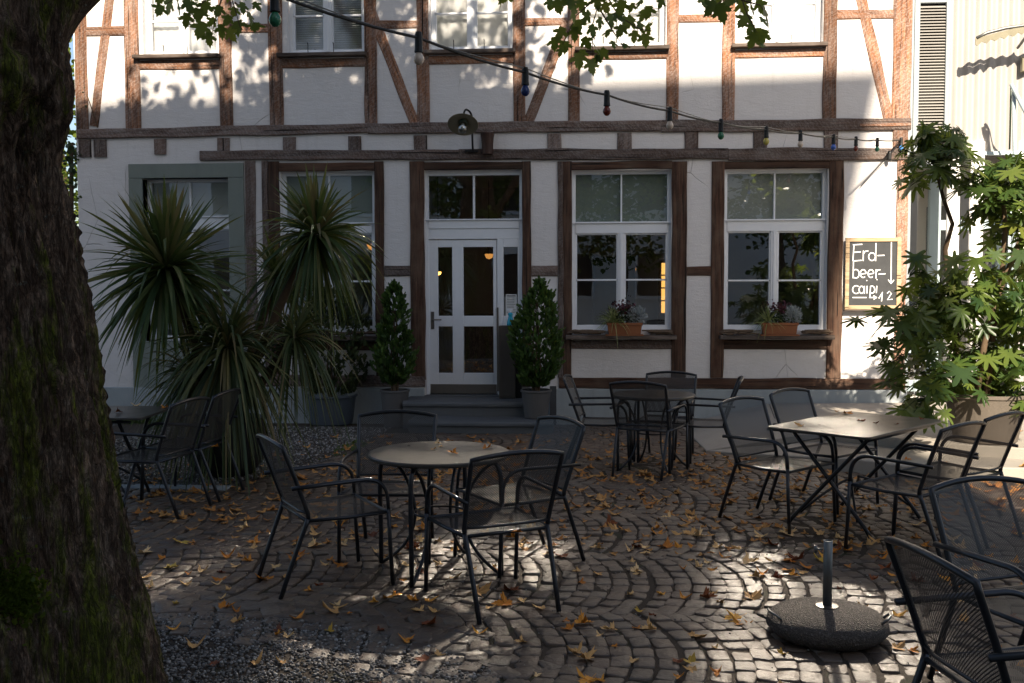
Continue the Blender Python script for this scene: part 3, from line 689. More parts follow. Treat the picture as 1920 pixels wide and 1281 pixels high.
for i, u in enumerate(up):
    o = (u['x0'], u['x1'], u['z0'], u['z1'])
    zb = ZZ(sum(u['px'])/2, (35, 25, 20, 10, 3)[i])
    w = casement(o, (6.18, 6.30), [zb] if i != 1 else [zb], yf=.11, fw=.05, mull=.10, glass='glass_up')
    if i == 1:
        b = MB(); z = o[2]+.07
        while z < 6.17:
            b.box((o[0]+.06, .205, z), (o[1]-.06, .232, z+.003), M=Matrix.Translation((0, .2, z))@Matrix.Rotation(R(28), 4, 'X')@Matrix.Translation((0, -.2, -z))); z += .031
        b.build('venetian_blind', M['slat'], w)
        b = MB(); b.box((o[0]+.05, .24, 6.2), (o[1]-.05, .246, 7.0)); b.build('curtain', M['curtain'], w)
    else:
        b = MB(); n = 60; xs = [o[0]+.05+(o[1]-o[0]-.1)*k/n for k in range(n+1)]
        for k in range(n+1): b.v += [(xs[k], .245+.004*math.sin(k*1.1), o[2]+.05), (xs[k], .245+.004*math.sin(k*1.1+.3), o[3]-.05)]; b.a += [.5, .5]
        for k in range(n): b.f.append((2*k, 2*k+2, 2*k+3, 2*k+1)); b.m.append(0)
        b.build('curtain', M['curtain'], w)
    s = sill(*[(254, 415), (523, 689), (797, 967), (1078, 1254), (1370, 1548)][i], u['sill']+1, w, M['sill_wood'])
    for hx in (((308, 88), (352, 87)), ((578, 83), (626, 83)), ((851, 78), (908, 76)), ((1131, 72), (1190, 70)), ((1483, 68), (1430, 66)))[i]:
        X, Z = fac(*hx); hk = MB(); hk.tube([(X, -.02, u['z0']-.01), (X, -.02, Z-.01), (X, -.03, Z+.01), (X, -.055, Z+.005)], .006, 6); hk.build('hook', M['iron'], w)
GW = {}
GW['B'] = casement(go['B'], (ZZ(1166, 437), ZZ(1166, 415)), [ZZ(1166, 525)], blind='blind'); sill(1061, 1268, 628, GW['B'], M['sill_wood'], .055, .16, False)
GW['C'] = casement(go['C'], (ZZ(1454, 433), ZZ(1454, 410)), [ZZ(1454, 526)], blind='blind_pale'); sill(1349, 1562, 628, GW['C'], M['sill_wood'], .055, .16, False)
GW['A'] = casement(go['A'], (ZZ(615, 437), ZZ(615, 417)), [ZZ(615, 528)], blind='blind'); sill(515, 716, 630, GW['A'], M['sill_wood'], .055, .16, False)
GW['S'] = casement(go['S'], (ZZ(352, 430), ZZ(352, 404)), [ZZ(352, 545)], yf=.14, blind='blind_pale')
# ---------------------------------------------------------------- entrance door with its frame, fanlight and side light
x0, x1, z0, z1 = go['D']; zt0, zt1 = ZZ(888, 428), ZZ(888, 414); zl = ZZ(888, 448); zth = .215
yF = .09
mb = MB(); fw = .04
bar(mb, x0, x0+fw, zth, z1, yF, yF+.08); bar(mb, x1-fw, x1, zth, z1, yF, yF+.08); bar(mb, x0+fw, x1-fw, z1-.07, z1, yF, yF+.08)
bar(mb, x0+fw, x1-fw, zl, zt0, yF+.004, yF+.075); bar(mb, x0+fw, x1-fw, zt0, zt1+.03, yF-.008, yF+.08); bar(mb, x0, x1, zt1+.01, zt1+.028, yF-.03, yF-.0085)
xm = (x0+x1)/2; bar(mb, xm-.014, xm+.014, zt1+.03, z1-.07, yF+.015, yF+.07)
xs0, xs1 = FX(931), FX(979)-fw; sl0, sl1 = FX(943), FX(970); szb, szt = ZZ(957, 593), ZZ(957, 463)
bar(mb, xs0, sl0, zth, zl, yF+.006, yF+.075); bar(mb, sl1, xs1, zth, zl, yF+.006, yF+.075); bar(mb, sl0, sl1, szt, zl, yF+.006, yF+.075); bar(mb, sl0, sl1, zth, szb, yF+.006, yF+.075)
fr = mb.build('door_frame', M['white'], house, bevel=.004, seg=1)
pane(fr, [(x0+fw, xm, zt1+.03, z1-.07)], yF+.05, M['glass']); pane(fr, [(xm, x1-fw, zt1+.03, z1-.07)], yF+.05, M['glass']); pane(fr, [(sl0, sl1, szb, szt)], yF+.05, M['glass'])
dx0, dx1 = FX(802), FX(930.5); mb = MB(); yd = yF+.022
gx = [FX(819), FX(846), FX(867), FX(923.5)]; gzs = [ZZ(870, 701), ZZ(870, 613), ZZ(870, 593), ZZ(870, 463)]
zd0, zd1 = zth+.01, zl-.008
bar(mb, dx0, gx[0], zd0, zd1, yd, yd+.05); bar(mb, gx[1], gx[2], zd0, zd1, yd, yd+.05); bar(mb, gx[3], dx1-.004, zd0, zd1, yd, yd+.05)
for a, b in ((gx[0], gx[1]), (gx[2], gx[3])):
    bar(mb, a, b, zd0, gzs[0], yd, yd+.05); bar(mb, a, b, gzs[1], gzs[2], yd, yd+.05); bar(mb, a, b, gzs[3], zd1, yd, yd+.05)
dr = mb.build('door', M['white'], house, bevel=.004, seg=1)
for a, b in ((gx[0], gx[1]), (gx[2], gx[3])):
    pane(dr, [(a, b, gzs[0], gzs[1])], yd+.03, M['glass']); pane(dr, [(a, b, gzs[2], gzs[3])], yd+.03, M['glass'])
mb = MB(); mb.box((dx0+.01, yd-.006, zth+.012), (dx1-.01, yd-.0005, ZZ(870, 722))); mb.build('kick_plate', M['brushed'], dr, bevel=.002)
mb = MB(); hx, hz = FX(808.5), ZZ(808, 600); mb.box((hx-.022, yd-.010, ZZ(808, 618)), (hx+.022, yd-.0008, ZZ(808, 585))); mb.tube([(hx, yd-.01, hz), (hx, yd-.055, hz), (hx+.02, yd-.058, hz), (hx+.13, yd-.056, hz)], .010, 8); mb.build('door_handle', M['brushed'], dr)
mb = MB(); px_ = FX(932); mb.box((px_-.014, yd-.03, ZZ(932, 735)), (px_+.012, yd-.002, ZZ(932, 577))); mb.build('edge_guard', M['brushed'], dr, bevel=.003)
mb = MB(); mb.box((x0-.02, -.03, .12), (x1+.02, .28, zth)); mb.build('threshold', M['step'], house, bevel=.006)
# furniture glimpsed through the panes
for a, b in (((-1.9, 2.6, .201), (-1.3, 3.2, 1.25)), ((.2, 3.0, .201), (.9, 3.6, 2.2)), ((2.2, 2.4, .201), (3.6, 3.0, 1.1)), ((-4, 2.4, .201), (-3, 3, 1.2))):
    mb = MB(); mb.box(a, b); mb.build('cupboard', M['room_dark'], house, bevel=.01)
# ================================================================= steps
steps = thing('entrance_steps', 'two worn dark stone steps with rounded nosing below the white door', 'steps', (-1.55, -.5, 0))
def step_part(x0, x1, y0, y1, zt, zb):
    mb = MB(); r = .035; prof = [(y0+.03, zb), (y0+.03, zt-.075), (y0, zt-.065), (y0-.004, zt-r), (y0+.008, zt-.008), (y0+r, zt), (y1, zt), (y1, zb)]
    n = len(prof); k = 14; vs = []
    for i in range(k+1):
        x = x0+(x1-x0)*i/k; w = -.012*math.exp(-((x-(x0+x1)/2)/.45)**2)
        vs += [(x-steps.location.x, y+rng.normal(0, .002)-steps.location.y, z+(w if z > zt-.03 else 0)) for y, z in prof]
    fs = [(i*n+j, (i+1)*n+j, (i+1)*n+(j+1) % n, i*n+(j+1) % n) for i in range(k) for j in range(n)]+[tuple(range(n)), tuple(k*n+j for j in range(n-1, -1, -1))]
    mb.add(vs, fs); return mb.build('step', M['step'], steps)
step_part(-2.36, -.66, -.66, -.036, .205, -.19)
step_part(-2.2, -.36, -1.16, -.632, .015, -.19)

# ================================================================= wall lamp
X, Z = fac(885, 282)
lamp = thing('wall_lamp', 'old cream enamel plate lamp with glass dome on bent iron arm above the door', 'lamp', (X, 0, Z))
mb = MB(); mb.box((-.09, -.075, -.035), (.09, -.046, .0)); mb.build('bracket_plate', M['iron'], lamp, bevel=.006)
mb = MB(); mb.tube([(.02, -.06, -.01), (.02, -.11, .05), (.02, -.14, .2), (.02, -.15, .38)]+arc((.02, -.15, .38), (.02, -.16, .50), (-.04, -.30, .50), 6)+arc((-.04, -.30, .50), (-.06, -.36, .49), (-.07, -.37, .42), 4), .014, 8); mb.build('arm', M['iron'], lamp, smooth=True)
sx, sy, sz_ = -.075, -.40, .30
tiltM = Matrix.Translation((sx, sy, sz_)) @ Matrix.Rotation(R(-36), 4, 'X')
mb = MB(); mb.lathe([(.045, .085), (.05, .05), (.10, .035), (.19, -.005), (.205, -.018), (.2, -.022), (.10, .018), (.05, .03)], 40, capb=False, capt=False); mb.v = [tuple(tiltM@Vector(p)) for p in mb.v]; mb.build('lamp_shade', M['enamel'], lamp, smooth=True)
mb = MB(); mb.lathe([(.0, .13), (.03, .125), (.048, .09), (.05, .06)], 24, capb=False, capt=False); mb.lathe([(.058, .028), (.062, .0), (.05, -.012)], 24, capb=False, capt=False); mb.v = [tuple(tiltM@Vector(p)) for p in mb.v]; mb.build('socket', M['enamel_green'], lamp, smooth=True)
mb = MB(); mb.lathe([(.05, -.01), (.062, -.05), (.066, -.09), (.058, -.125), (.035, -.148), (.001, -.155)], 24, capb=False, capt=True); mb.v = [tuple(tiltM@Vector(p)) for p in mb.v]; mb.build('glass_dome', M['glass'], lamp, smooth=True)
mb = MB(); mb.lathe([(.02, -.01), (.022, -.03), (.034, -.06), (.03, -.085), (.001, -.10)], 16, capb=False, capt=True); mb.v = [tuple(tiltM@Vector(p)) for p in mb.v]; mb.build('bulb', M['white_plastic'], lamp, smooth=True)
# short metal downpipe stub beside it
X, Z = fac(915, 270); mb = MB(); mb.lathe([(.075, -.15), (.078, -.02), (.085, .06), (.095, .125), (.09, .14)], 20); o = mb.build('rainwater_stub', M['copper'], None, smooth=False, loc=(X, -.085, Z)); tag(o, 'rusty brown metal cylinder fixed on the facade right beside the enamel lamp', 'metal stub')

# ================================================================= chalkboard
xa, za = fac(1581, 580); xb, zb_ = fac(1687, 446)
cb = thing('chalkboard', 'black chalkboard in pale wooden frame with white handwriting Erd-beer-caipi', 'chalkboard', ((xa+xb)/2, -.052, za))
w, h = xb-xa, zb_-za; f = .052; mb = MB()
mb.box((-w/2, -.03, 0), (-w/2+f, 0, h)); mb.box((w/2-f, -.03, 0), (w/2, 0, h)); mb.box((-w/2+f, -.029, 0), (w/2-f, -.001, f)); mb.box((-w/2+f, -.029, h-f), (w/2-f, -.001, h)); mb.build('frame', M['pine'], cb, bevel=.004)
mb = MB(); mb.box((-w/2+f-.003, -.014, f-.003), (w/2-f+.003, -.006, h-f+.003)); mb.build('board', M['chalkboard'], cb)
S = 2.98
def chk(pts): return [((fac(1280+x/S, 420+y/S)[0]-cb.location.x), -.0155, fac(1280+x/S, 420+y/S)[1]-za) for x, y in pts]
def circ(cx, cy, rx, ry, a0=0, a1=360, n=14): return [(cx+rx*math.cos(R(a0+(a1-a0)*i/n)), cy+ry*math.sin(R(a0+(a1-a0)*i/n))) for i in range(n+1)]
strokes = [[(950, 116), (947, 160), (944, 209)], [(944, 118), (996, 115)], [(947, 160), (988, 157)], [(944, 208), (992, 204)], [(1002, 150), (1001, 208)], [(1001, 170), (1012, 154), (1030, 152)],
 circ(1050, 184, 19, 22, -40, 320), [(1072, 108), (1070, 208)], [(1081, 178), (1120, 176)], [(947, 213), (945, 304)], circ(960, 279, 19, 24, -120, 130),
 [(985, 281), (1016, 277)]+circ(1001, 278, 16, 22, -10, -310), [(1028, 281), (1058, 277)]+circ(1044, 278, 16, 22, -10, -310), [(1073, 254), (1072, 305)], [(1072, 272), (1083, 257), (1097, 257)], [(1086, 281), (1125, 279)],
 circ(962, 367, 20, 22, -50, -310), circ(992, 368, 14, 20, 0, 360), [(1008, 347), (1008, 390)], [(1023, 346), (1022, 388)], [(1020, 314), (1022, 319)], [(1042, 346), (1038, 411)], circ(1050, 367, 15, 20, -120, 130), [(1077, 346), (1074, 386)], [(1077, 309), (1079, 314)],
 [(942, 411), (1020, 411)], [(1034, 411), (1074, 411)], [(1058, 401), (1077, 411), (1059, 421)], [(1158, 98), (1156, 332)], [(1140, 312), (1156, 334), (1172, 313)],
 [(1088, 416), (1108, 380), (1103, 432)], [(1134, 388), (1147, 376), (1158, 388), (1136, 424), (1164, 420)]]
mb = MB()
for st in strokes:
    mb.tube(chk(st), .0062, 6)
mb.v = [(x, -.0142+(y+.0155)*.12, z) for x, y, z in mb.v]
mb.build('handwriting', M['chalk'], cb)
mb = MB(); mb.box((-w/2-.01, -.05, -.022), (w/2+.01, .0, -.002)); mb.build('ledge', M['sill_wood'], cb, bevel=.003)

# ================================================================= right-hand neighbour: corrugated upper storey over a glazed entrance
nb = thing('corrugated_building', 'white corrugated metal building with glazed ground floor right of the timbered house', 'building', (4.5, 0, 0))
YC = .30
def NX(px, py, Y): return fac(px, py, Y)[0]-4.5
def NZ(px, py, Y): return fac(px, py, Y)[1]
zc = NZ(1850, 284, YC); xc0 = NX(1779, 150, YC); mb = MB(); n = 260; L = 7.5
vs = []
for i in range(n+1):
    x = xc0+L*i/n; y = YC+.02*math.sin(x*2*math.pi/.145)
    vs += [(x, y, zc), (x, y, 9.)]
mb.add(vs, [(2*i, 2*i+2, 2*i+3, 2*i+1) for i in range(n)]); mb.build('corrugated_wall', M['corrugated'], nb, smooth=True)
xl0, xl1 = NX(1712, 150, YC), NX(1779, 150, YC); yl = YC-.03; mb = MB()
xi0, xi1 = NX(1722, 150, YC), NX(1771, 150, YC); zl1 = NZ(1748, 6, YC)
mb.box((xl0, yl, 3.3), (xi0, yl+.1, 9)); mb.box((xi1, yl, 3.3), (xl1, yl+.1, 9)); mb.box((xi0, yl, zl1), (xi1, yl+.1, 9)); mb.box((xi0, yl, 3.3), (xi1, yl+.1, 3.42)); lf = mb.build('louvre_frame', M['louvre'], nb, bevel=.004)
mb = MB(); z = 3.45
while z < zl1-.02:
    mb.box((xi0-.005, -.045, -.002), (xi1+.005, .02, .002), M=Matrix.Translation((0, yl+.05, z))@Matrix.Rotation(R(38), 4, 'X')); z += .0395
mb.build('louvre', M['louvre_slat'], lf); mb = MB(); mb.box((xi0, yl+.092, 3.4), (xi1, yl+.098, zl1)); mb.build('backing', M['black'], lf)
mb = MB(); mb.box((NX(1703, 150, YC), YC-.02, -.1), (xl0-.004, YC+.05, 9)); mb.build('corner_trim', M['louvre'], nb)
zlb = NZ(1850, 312, .6); mb = MB(); mb.box((xl0, .58, zlb), (7.5, .95, zc-.03)); mb.build('lintel', M['concrete_beam'], nb, bevel=.01)
mb = MB(); mb.box((xl0, YC-.035, zc-.05), (7.5, YC+.05, zc-.005)); mb.build('drip_edge', M['teal'], nb)
# glazed front, set back, with teal frames
YG = .9; mb = MB(); zf = .2
xg = [NX(1740, 500, YG), NX(1761, 500, YG)]
mb.box((xg[0], YG-.03, zf), (xg[1], YG+.06, zlb)); mb.box((xg[1], YG-.02, NZ(1770, 432, YG)), (3.4, YG+.04, NZ(1770, 413, YG)))
mb.box((xl0, YG-.03, zf), (xl0+.06, YG+.06, zlb)); mb.box((xl0+.06, YG-.02, zf), (3.4, YG+.04, zf+.16)); mb.box((xl0+.06, YG-.02, zf+.55), (xg[0], YG+.03, zf+.60))
for px in (1868, 1888): mb.box((NX(px, 500, YG), YG-.025, zf+.16), (NX(px+8, 500, YG), YG+.05, zlb))
ge = mb.build('glazing_frame', M['teal'], nb, bevel=.004)
pane(ge, [(xl0, 3.4, zf+.1, zlb)], YG+.03, M['glass'])
for px0, px1 in ((1780, 1804), (1823, 1849), (1911, 1935)):
    xa, xb = NX(px0, 450, .2), NX(px1, 450, .2); mb = MB(); mb.lathe([((xb-xa)/2, .19), ((xb-xa)/2, zlb+.3)], 28, ((xa+xb)/2, .33+.0, 0)); mb.build('column', M['column'], nb, smooth=True)
# hall behind the glass
mb = MB(); mb.box((xl0, 5, 0), (7.5, 5.1, 4)); mb.box((xl0, .96, zlb+.2), (7.5, 5, zlb+.3)); mb.box((xl0, .96, .1), (7.5, 5, .19)); mb.build('hall', M['room'], nb)
for a, b in (((.35, 2.4, .191), (.9, 3, 1.5)), ((1.2, 3.2, .191), (1.5, 3.4, 3.)), ((2.1, 2.5, .191), (2.9, 3.1, 2.3))):
    mb = MB(); mb.box(a, b); mb.build('cupboard', M['room_dark'], nb, bevel=.01)
mb = MB(); mb.box((7.4, -1.5, -.1), (7.6, 5.1, 9)); mb.build('side_wall', M['corrugated'], nb)
# low railing behind the plant
rl = thing('railing', 'low thin metal railing in front of the glazed entrance beside the house corner', 'railing', (4.62, .55, .19)); mb = MB()
mb.tube([(0, 0, .48), (.42, 0, .48)], .012, 6)
for k in range(6): mb.tube([(.03+.07*k, 0, 0), (.03+.07*k, 0, .48)], .006, 5)
mb.build('bars', M['louvre'], rl)
# folded awning on the corrugated wall
aw = thing('awning', 'folded awning with scalloped grey valance and steel arm on the corrugated wall', 'awning', (5.6, .1, 5))
def A(px, py, Y): x, z = fac(px, py, Y); return Vector((x-5.6, Y-.1, z-5))
mb = MB(); mb.tube([A(1831, 72, -.15), A(1850, 62, -.15), A(1885, 53, -.15), A(1935, 46, -.15), A(2050, 40, -.15)], .022, 8); mb.build('front_rail', M['galv'], aw, smooth=True)
mb = MB(); vs = []; n = 60
for i in range(n+1):
    t_ = i/n; px = 1829+220*t_; py = 84-25*min(1, t_*2.2)+ (2.6*math.sin(t_*82)); p = A(px, py, -.16); q = A(px, 72-26*min(1, t_*2.2), -.16); vs += [p, q, p+Vector((0, .012, 0)), q+Vector((0, .012, 0))]
mb.add(vs, [(4*i, 4*i+4, 4*i+5, 4*i+1) for i in range(n)]+[(4*i+2, 4*i+3, 4*i+7, 4*i+6) for i in range(n)]+[(4*i, 4*i+2, 4*i+6, 4*i+4) for i in range(n)]); mb.build('valance', M['enamel'], aw)
mb = MB(); mb.tube([A(1929, 62, -.14), A(1908, 90, .2)], .018, 8); mb.build('strut', M['galv'], aw)
mb = MB(); bx = A(1915, 118, .22); mb.box(bx-Vector((.0, .03, .12)), bx+Vector((.4, .04, .08))); mb.build('bracket', M['enamel'], aw, bevel=.01)
ap = thing('awning_post', 'pale green folded awning arm and post standing before the corrugated wall', 'awning arm', (5.2, -.3, .2))
def B(px, py, Y): x, z = fac(px, py, Y); return Vector((x-5.2, Y+.3, z-.2))
mb = MB(); mb.tube([B(1901, 172, -.3), B(1903, 320, -.3), Vector((B(1903, 320, -.3).x, 0, 0))], .026, 10); mb.build('post', M['teal'], ap, smooth=True)
mb = MB(); mb.tube([B(1896, 158, -.32), B(1925, 215, -.45), B(1970, 300, -.6)], .024, 10); mb.build('arm', M['teal'], ap, smooth=True)
mb = MB(); mb.tube([B(1896, 158, -.28), B(1893, 280, .1)], .012, 8); mb.build('cable', M['enamel_green'], ap, smooth=True)

# ================================================================= house across the yard, behind the camera
oy = -24.; az, el = R(9), R(35)
SUN = Vector((math.sin(az)*math.cos(el), -math.cos(az)*math.cos(el), math.sin(el)))
def toward(X, Z, Y0=0., Y1=oy): t = (Y1-Y0)/SUN.y; return X+SUN.x*t, Z+SUN.z*t
opp = thing('opposite_house', 'tall pale rendered house across the yard seen reflected in the panes', 'house', (0, oy, 0))
s0 = toward(*fac(200, 190)); s1 = toward(*fac(1655, 128)); s2 = toward(*fac(1594, 420)); s3 = toward(*fac(1532, 745))
sl = (s2[0]-s3[0])/(s2[1]-s3[1])
s4 = (s3[0]-sl*9, s3[1]-9)
ol = [(-22, 0), (s4[0], 0), s4, s3, s2, s1, s0, (-22, s0[1]-.9)]  # leaning outline shaped to put the wanted shadow edge on the house front
mb = MB(); n = len(ol); mb.add([(x, 0, z) for x, z in ol]+[(x, -9, z) for x, z in ol], [tuple(range(n)), tuple(range(2*n-1, n-1, -1))]+[(i, n+i, n+(i+1) % n, (i+1) % n) for i in range(n)]); mb.build('wall', M['plaster_far'], opp)
mb = MB(); mb.box((s4[0]+.01, -8, 0), (24, -.3, 10.5)); mb.build('side_wing', M['plaster_far'], opp)
for fl in range(6):
    for k in range(9):
        x = -19+k*2.7; z = 1.2+fl*3.2
        if x > s4[0]-2: continue
        mb = MB(); mb.box((x-.62, -.05, z-.07), (x+.62, .08, z+1.77)); w = mb.build('window', M['white'], opp)
        mb = MB(); mb.box((x-.5, .082, z+.05), (x+.5, .09, z+1.65)); mb.build('pane', M['dark_glass'], w)
# sunny trees and ivy glimpsed between the old trunk and the house corner
def leaf_cloud(name, centers, n, sig, size, mat, parent=None, flat=.35, shape=None, rnd_by_clump=True):
    """many small real leaves round the given centres"""
    if shape is None: shape = np.array([(0, -.5, 0), (.32, -.28, .03), (.42, .12, .0), (0, .6, -.05), (-.42, .12, 0), (-.32, -.28, .03)])
    k = len(shape); C_ = np.repeat(np.array(centers), n, 0); N = len(C_)
    P = C_+rng.normal(0, 1, (N, 3))*np.array(sig)
    nz = rng.normal(0, 1, (N, 3))*np.array([1, 1, flat])*.9+np.array([0, 0, 1.0]); nz /= np.linalg.norm(nz, axis=1, keepdims=True)
    tx = np.cross(rng.normal(0, 1, (N, 3)), nz); tx /= np.linalg.norm(tx, axis=1, keepdims=True); ty = np.cross(nz, tx)
    s = rng.uniform(size[0], size[1], (N, 1, 1))
    V = P[:, None]+s*(shape[None, :, 0:1]*tx[:, None]+shape[None, :, 1:2]*ty[:, None]+shape[None, :, 2:3]*nz[:, None])
    F = np.arange(N*k).reshape(N, k)
    rv = np.clip(rng.beta(2, 3, N)+ (np.repeat(rng.normal(0, .12, len(centers)), n) if rnd_by_clump else 0), 0, 1)
    return np_mesh(name, V.reshape(-1, 3), [F], mat, parent, rnd=np.repeat(rv, k))
iv = thing('ivy', 'dark ivy climbing up the left corner of the house', 'ivy', (XL-.2, .3, 0))
cs = [(rng.uniform(-.6, .0), rng.uniform(-.05, .4), z) for z in np.arange(-.1, 3.9, .05)]
leaf_cloud('foliage', cs, 16, (.07, .07, .08), (.05, .09), M['ivy'], iv, 1.)
mb = MB(); mb.tube([(-.1, .1, -.2), (-.14, .12, 1.5), (-.08, .1, 3.8)], .03, 7); mb.build('stem', M['stem'], iv)
mb = MB(); mb.tube([(.21, -.32, 4.9), (.33, -.31, 4.55), (.45, -.33, 4.2), (.52, -.32, 3.95)], .007, 5); mb.build('tendril', M['stem'], iv)
cs = [(.22+rng.uniform(-.02, .3), -.32, rng.uniform(3.9, 4.9)) for _ in range(2)]+[(.2, -.33, 3.55), (.28, -.33, 3.6), (.22, -.33, 2.95)]
leaf_cloud('runner', cs, 5, (.03, .01, .03), (.03, .05), M['ivy'], iv, 1.)
tr = thing('background_tree', 'sunlit yellow green tree behind the left house corner', 'tree', (-12, 9, 0))
mb = MB(); mb.tube([(0, 0, -.2), (.1, 0, 2), (-.1, .1, 5)], [.25, .2, .1], 10); mb.build('trunk', M['bark'], tr)
cs = [(rng.normal(0, 1.8), rng.normal(0, 1.5), 4+rng.normal(0, 1.7)) for _ in range(70)]
leaf_cloud('crown', cs, 60, (.4, .4, .4), (.12, .2), M['hedge'], tr)
for lab, x, y, h, r in (('green tree across the yard mirrored in the window beside the door', 1.3, -19, 4.6, 1.5), ('green tree across the yard mirrored in the chalkboard window', 6.2, -18.2, 4.4, 1.6), ('green tree across the yard mirrored in the door panes', -3.4, -19.5, 5.2, 1.5)):
    tr = thing('yard_tree', lab, 'tree', (x, y, 0), 0, 'trees mirrored in the panes')
    mb = MB(); mb.tube([(0, 0, -.2), (.1, 0, h*.5), (-.1, .1, h)], [.16, .13, .06], 10); mb.build('trunk', M['bark'], tr)
    cs = [(rng.normal(0, r*.75), rng.normal(0, r*.6), h+rng.normal(0, r*.65)) for _ in range(42)]; cs = [c for c in cs if c[2] < 7.2]
    leaf_cloud('crown', cs, 60, (.3, .3, .26), (.12, .22), M['maple'], tr)

# ================================================================= string of party bulbs
PB = [(1690, 262), (1645, 263), (1605, 261), (1563, 257), (1501, 250), (1437, 243), (1352, 230), (1256, 208), (1138, 178), (985, 136), (785, 71), (515, -10), (150, -125)]
ends = [at(u, v, 13.38-i*.806) for i, (u, v) in enumerate(PB)]
sl_ = thing('string_lights', 'slack black cable of coloured party bulbs strung across the yard', 'string lights', ends[0])
O0 = ends[0].copy(); loc = [p-O0 for p in ends]
pth = []
for a, b in zip(loc, loc[1:]):
    for k in range(6):
        t_ = k/6; p = a.lerp(b, t_); p.z -= .014*4*t_*(1-t_); pth.append(p)
pth.append(loc[-1]); mb = MB(); mb.tube(pth, .008, 6); mb.build('cable', M['rubber'], sl_, smooth=True)
mb = MB(); mb.tube([loc[0]+Vector((0, 0, .03))]+[p+Vector((0, 0, .014+.012*math.sin(i*.5))) for i, p in enumerate(pth[1:])], .0035, 5); mb.build('support_wire', M['galv'], sl_)
m_b = {}
def bulb_mat(n, c, tr=.35): 
    if n not in m_b: m_b[n] = plain('bulb_'+n, c, .2, 0, .5, .05, 30, 0)
    return m_b[n]
bc = dict(white=(.62, .50, .40), blue=(.05, .12, .45), red=(.14, .022, .012), green=(.03, .16, .08), yellow=(.50, .42, .10), darkblue=(.02, .04, .16), cyan=(.08, .25, .6))
cols = ['cyan', 'green', 'red', 'blue', 'white', 'yellow', 'green', 'white', 'red', 'darkblue', 'white', 'green']
for p, c in zip(loc[:12], cols):
    mb = MB(); mb.lathe([(.016, .03), (.02, .015), (.021, -.05), (.024, -.075), (.018, -.078)], 14); s_ = mb.build('socket', M['rubber'], sl_, smooth=False, loc=tuple(p))
    mb = MB(); mb.lathe([(.014, -.076), (.018, -.085), (.0265, -.101), (.028, -.114), (.023, -.129), (.012, -.140), (.001, -.143)], 18, capb=False); mb.build('bulb', bulb_mat(c, bc[c]), s_, smooth=True)
tcb = fac(1683, 270); mb = MB(); e1 = fac(1664, 292); e2 = fac(1612, 350)
mb.tube([(tcb[0], -.06, tcb[1]), (e1[0], -.09, e1[1]), (e2[0], -.04, e2[1])], .006, 6); mb.lathe([(.02, .05), (.028, .02), (.026, -.06), (.01, -.08)], 10, (e1[0], -.09, e1[1]))
tag(mb.build('plug_cable', M['rubber'], None), 'black plug and loose cable hanging below the beam end near the house corner', 'cable')
# ================================================================= leaf shapes
def fan(outline, bend=.0, fold=0.):
    v = [(0, 0, 0)]+[(x, y, -bend*(x*x+y*y)+fold*abs(x)) for x, y in outline]; n = len(outline)
    return np.array(v, float), np.array([(0, 1+i, 1+(i+1) % n) for i in range(n)])
def maple_outline():
    half = [(.03, -.42), (.16, -.40), (.30, -.46), (.29, -.33), (.42, -.30), (.30, -.16), (.52, -.10), (.60, .02), (.84, .10), (.66, .17), (.70, .28), (.50, .26), (.28, .18), (.36, .44), (.26, .52), (.26, .70), (.14, .66), (.0, .96)]
    return [(x*.62, y*.62) for x, y in half]+[(-x*.62, y*.62) for x, y in half[::-1][1:]]
MAPLE = fan(maple_outline(), .12, .10)
SMALL = fan([(0, -.5), (.2, -.36), (.46, -.3), (.36, -.05), (.55, .12), (.26, .2), (.0, .62), (-.26, .2), (-.55, .12), (-.36, -.05), (-.46, -.3), (-.2, -.36)], .15, .1)
def fatsia_outline(nl=8):
    o = []
    for i in range(nl):
        a = R(-128+256*i/(nl-1)); L = .62-.16*abs(i-(nl-1)/2)/((nl-1)/2); st = R(256/(nl-1))
        def p(r, da): return (r*math.sin(a+da), r*math.cos(a+da))
        o += [p(.20, -st*.47), p(L*.62, -st*.30), p(L*.86, -st*.16), p(L, 0), p(L*.86, st*.16), p(L*.62, st*.30)]
    o.append((.05, -.12)); o.insert(0, (-.05, -.12)); return o
FATS = fan(fatsia_outline(), .42, 0.)
SPRAY = (np.array([(0, 0, 0), (.06, .12, 0), (.26, .30, .02), (.10, .34, 0), (.30, .56, .03), (.10, .58, 0), (.20, .80, .02), (.0, 1., 0), (-.20, .80, .02), (-.10, .58, 0), (-.30, .56, .03), (-.10, .34, 0), (-.26, .30, .02), (-.06, .12, 0)], float), np.array([(0, i, i+1) for i in range(1, 13)]))
def oriented(name, P, Y, Nn, size, shape, mat, parent=None, rnd=None):
    """leaves at P, midrib along Y, facing Nn"""
    P, Y, Nn = (np.asarray(a, float) for a in (P, Y, Nn)); n = len(P)
    Y = Y/np.linalg.norm(Y, axis=1, keepdims=True); X = np.cross(Y, Nn); X /= np.maximum(np.linalg.norm(X, axis=1, keepdims=True), 1e-6); Z = np.cross(X, Y)
    s = np.asarray(size, float).reshape(n, 1, 1); sv, sf = shape; k = len(sv)
    ws = rng.uniform(.85, 1.15, (n, 1, 1)); zs = rng.uniform(-.4, 1.6, (n, 1, 1))
    V = P[:, None]+s*(sv[None, :, 0:1]*ws*X[:, None]+sv[None, :, 1:2]*Y[:, None]+sv[None, :, 2:3]*zs*Z[:, None])
    F = sf[None]+(np.arange(n)*k)[:, None, None]
    if rnd is None: rnd = rng.beta(2, 2.6, n)
    return np_mesh(name, V.reshape(-1, 3), [F.reshape(-1, sf.shape[1])], mat, parent, rnd=np.repeat(np.clip(rnd, 0, 1), k))
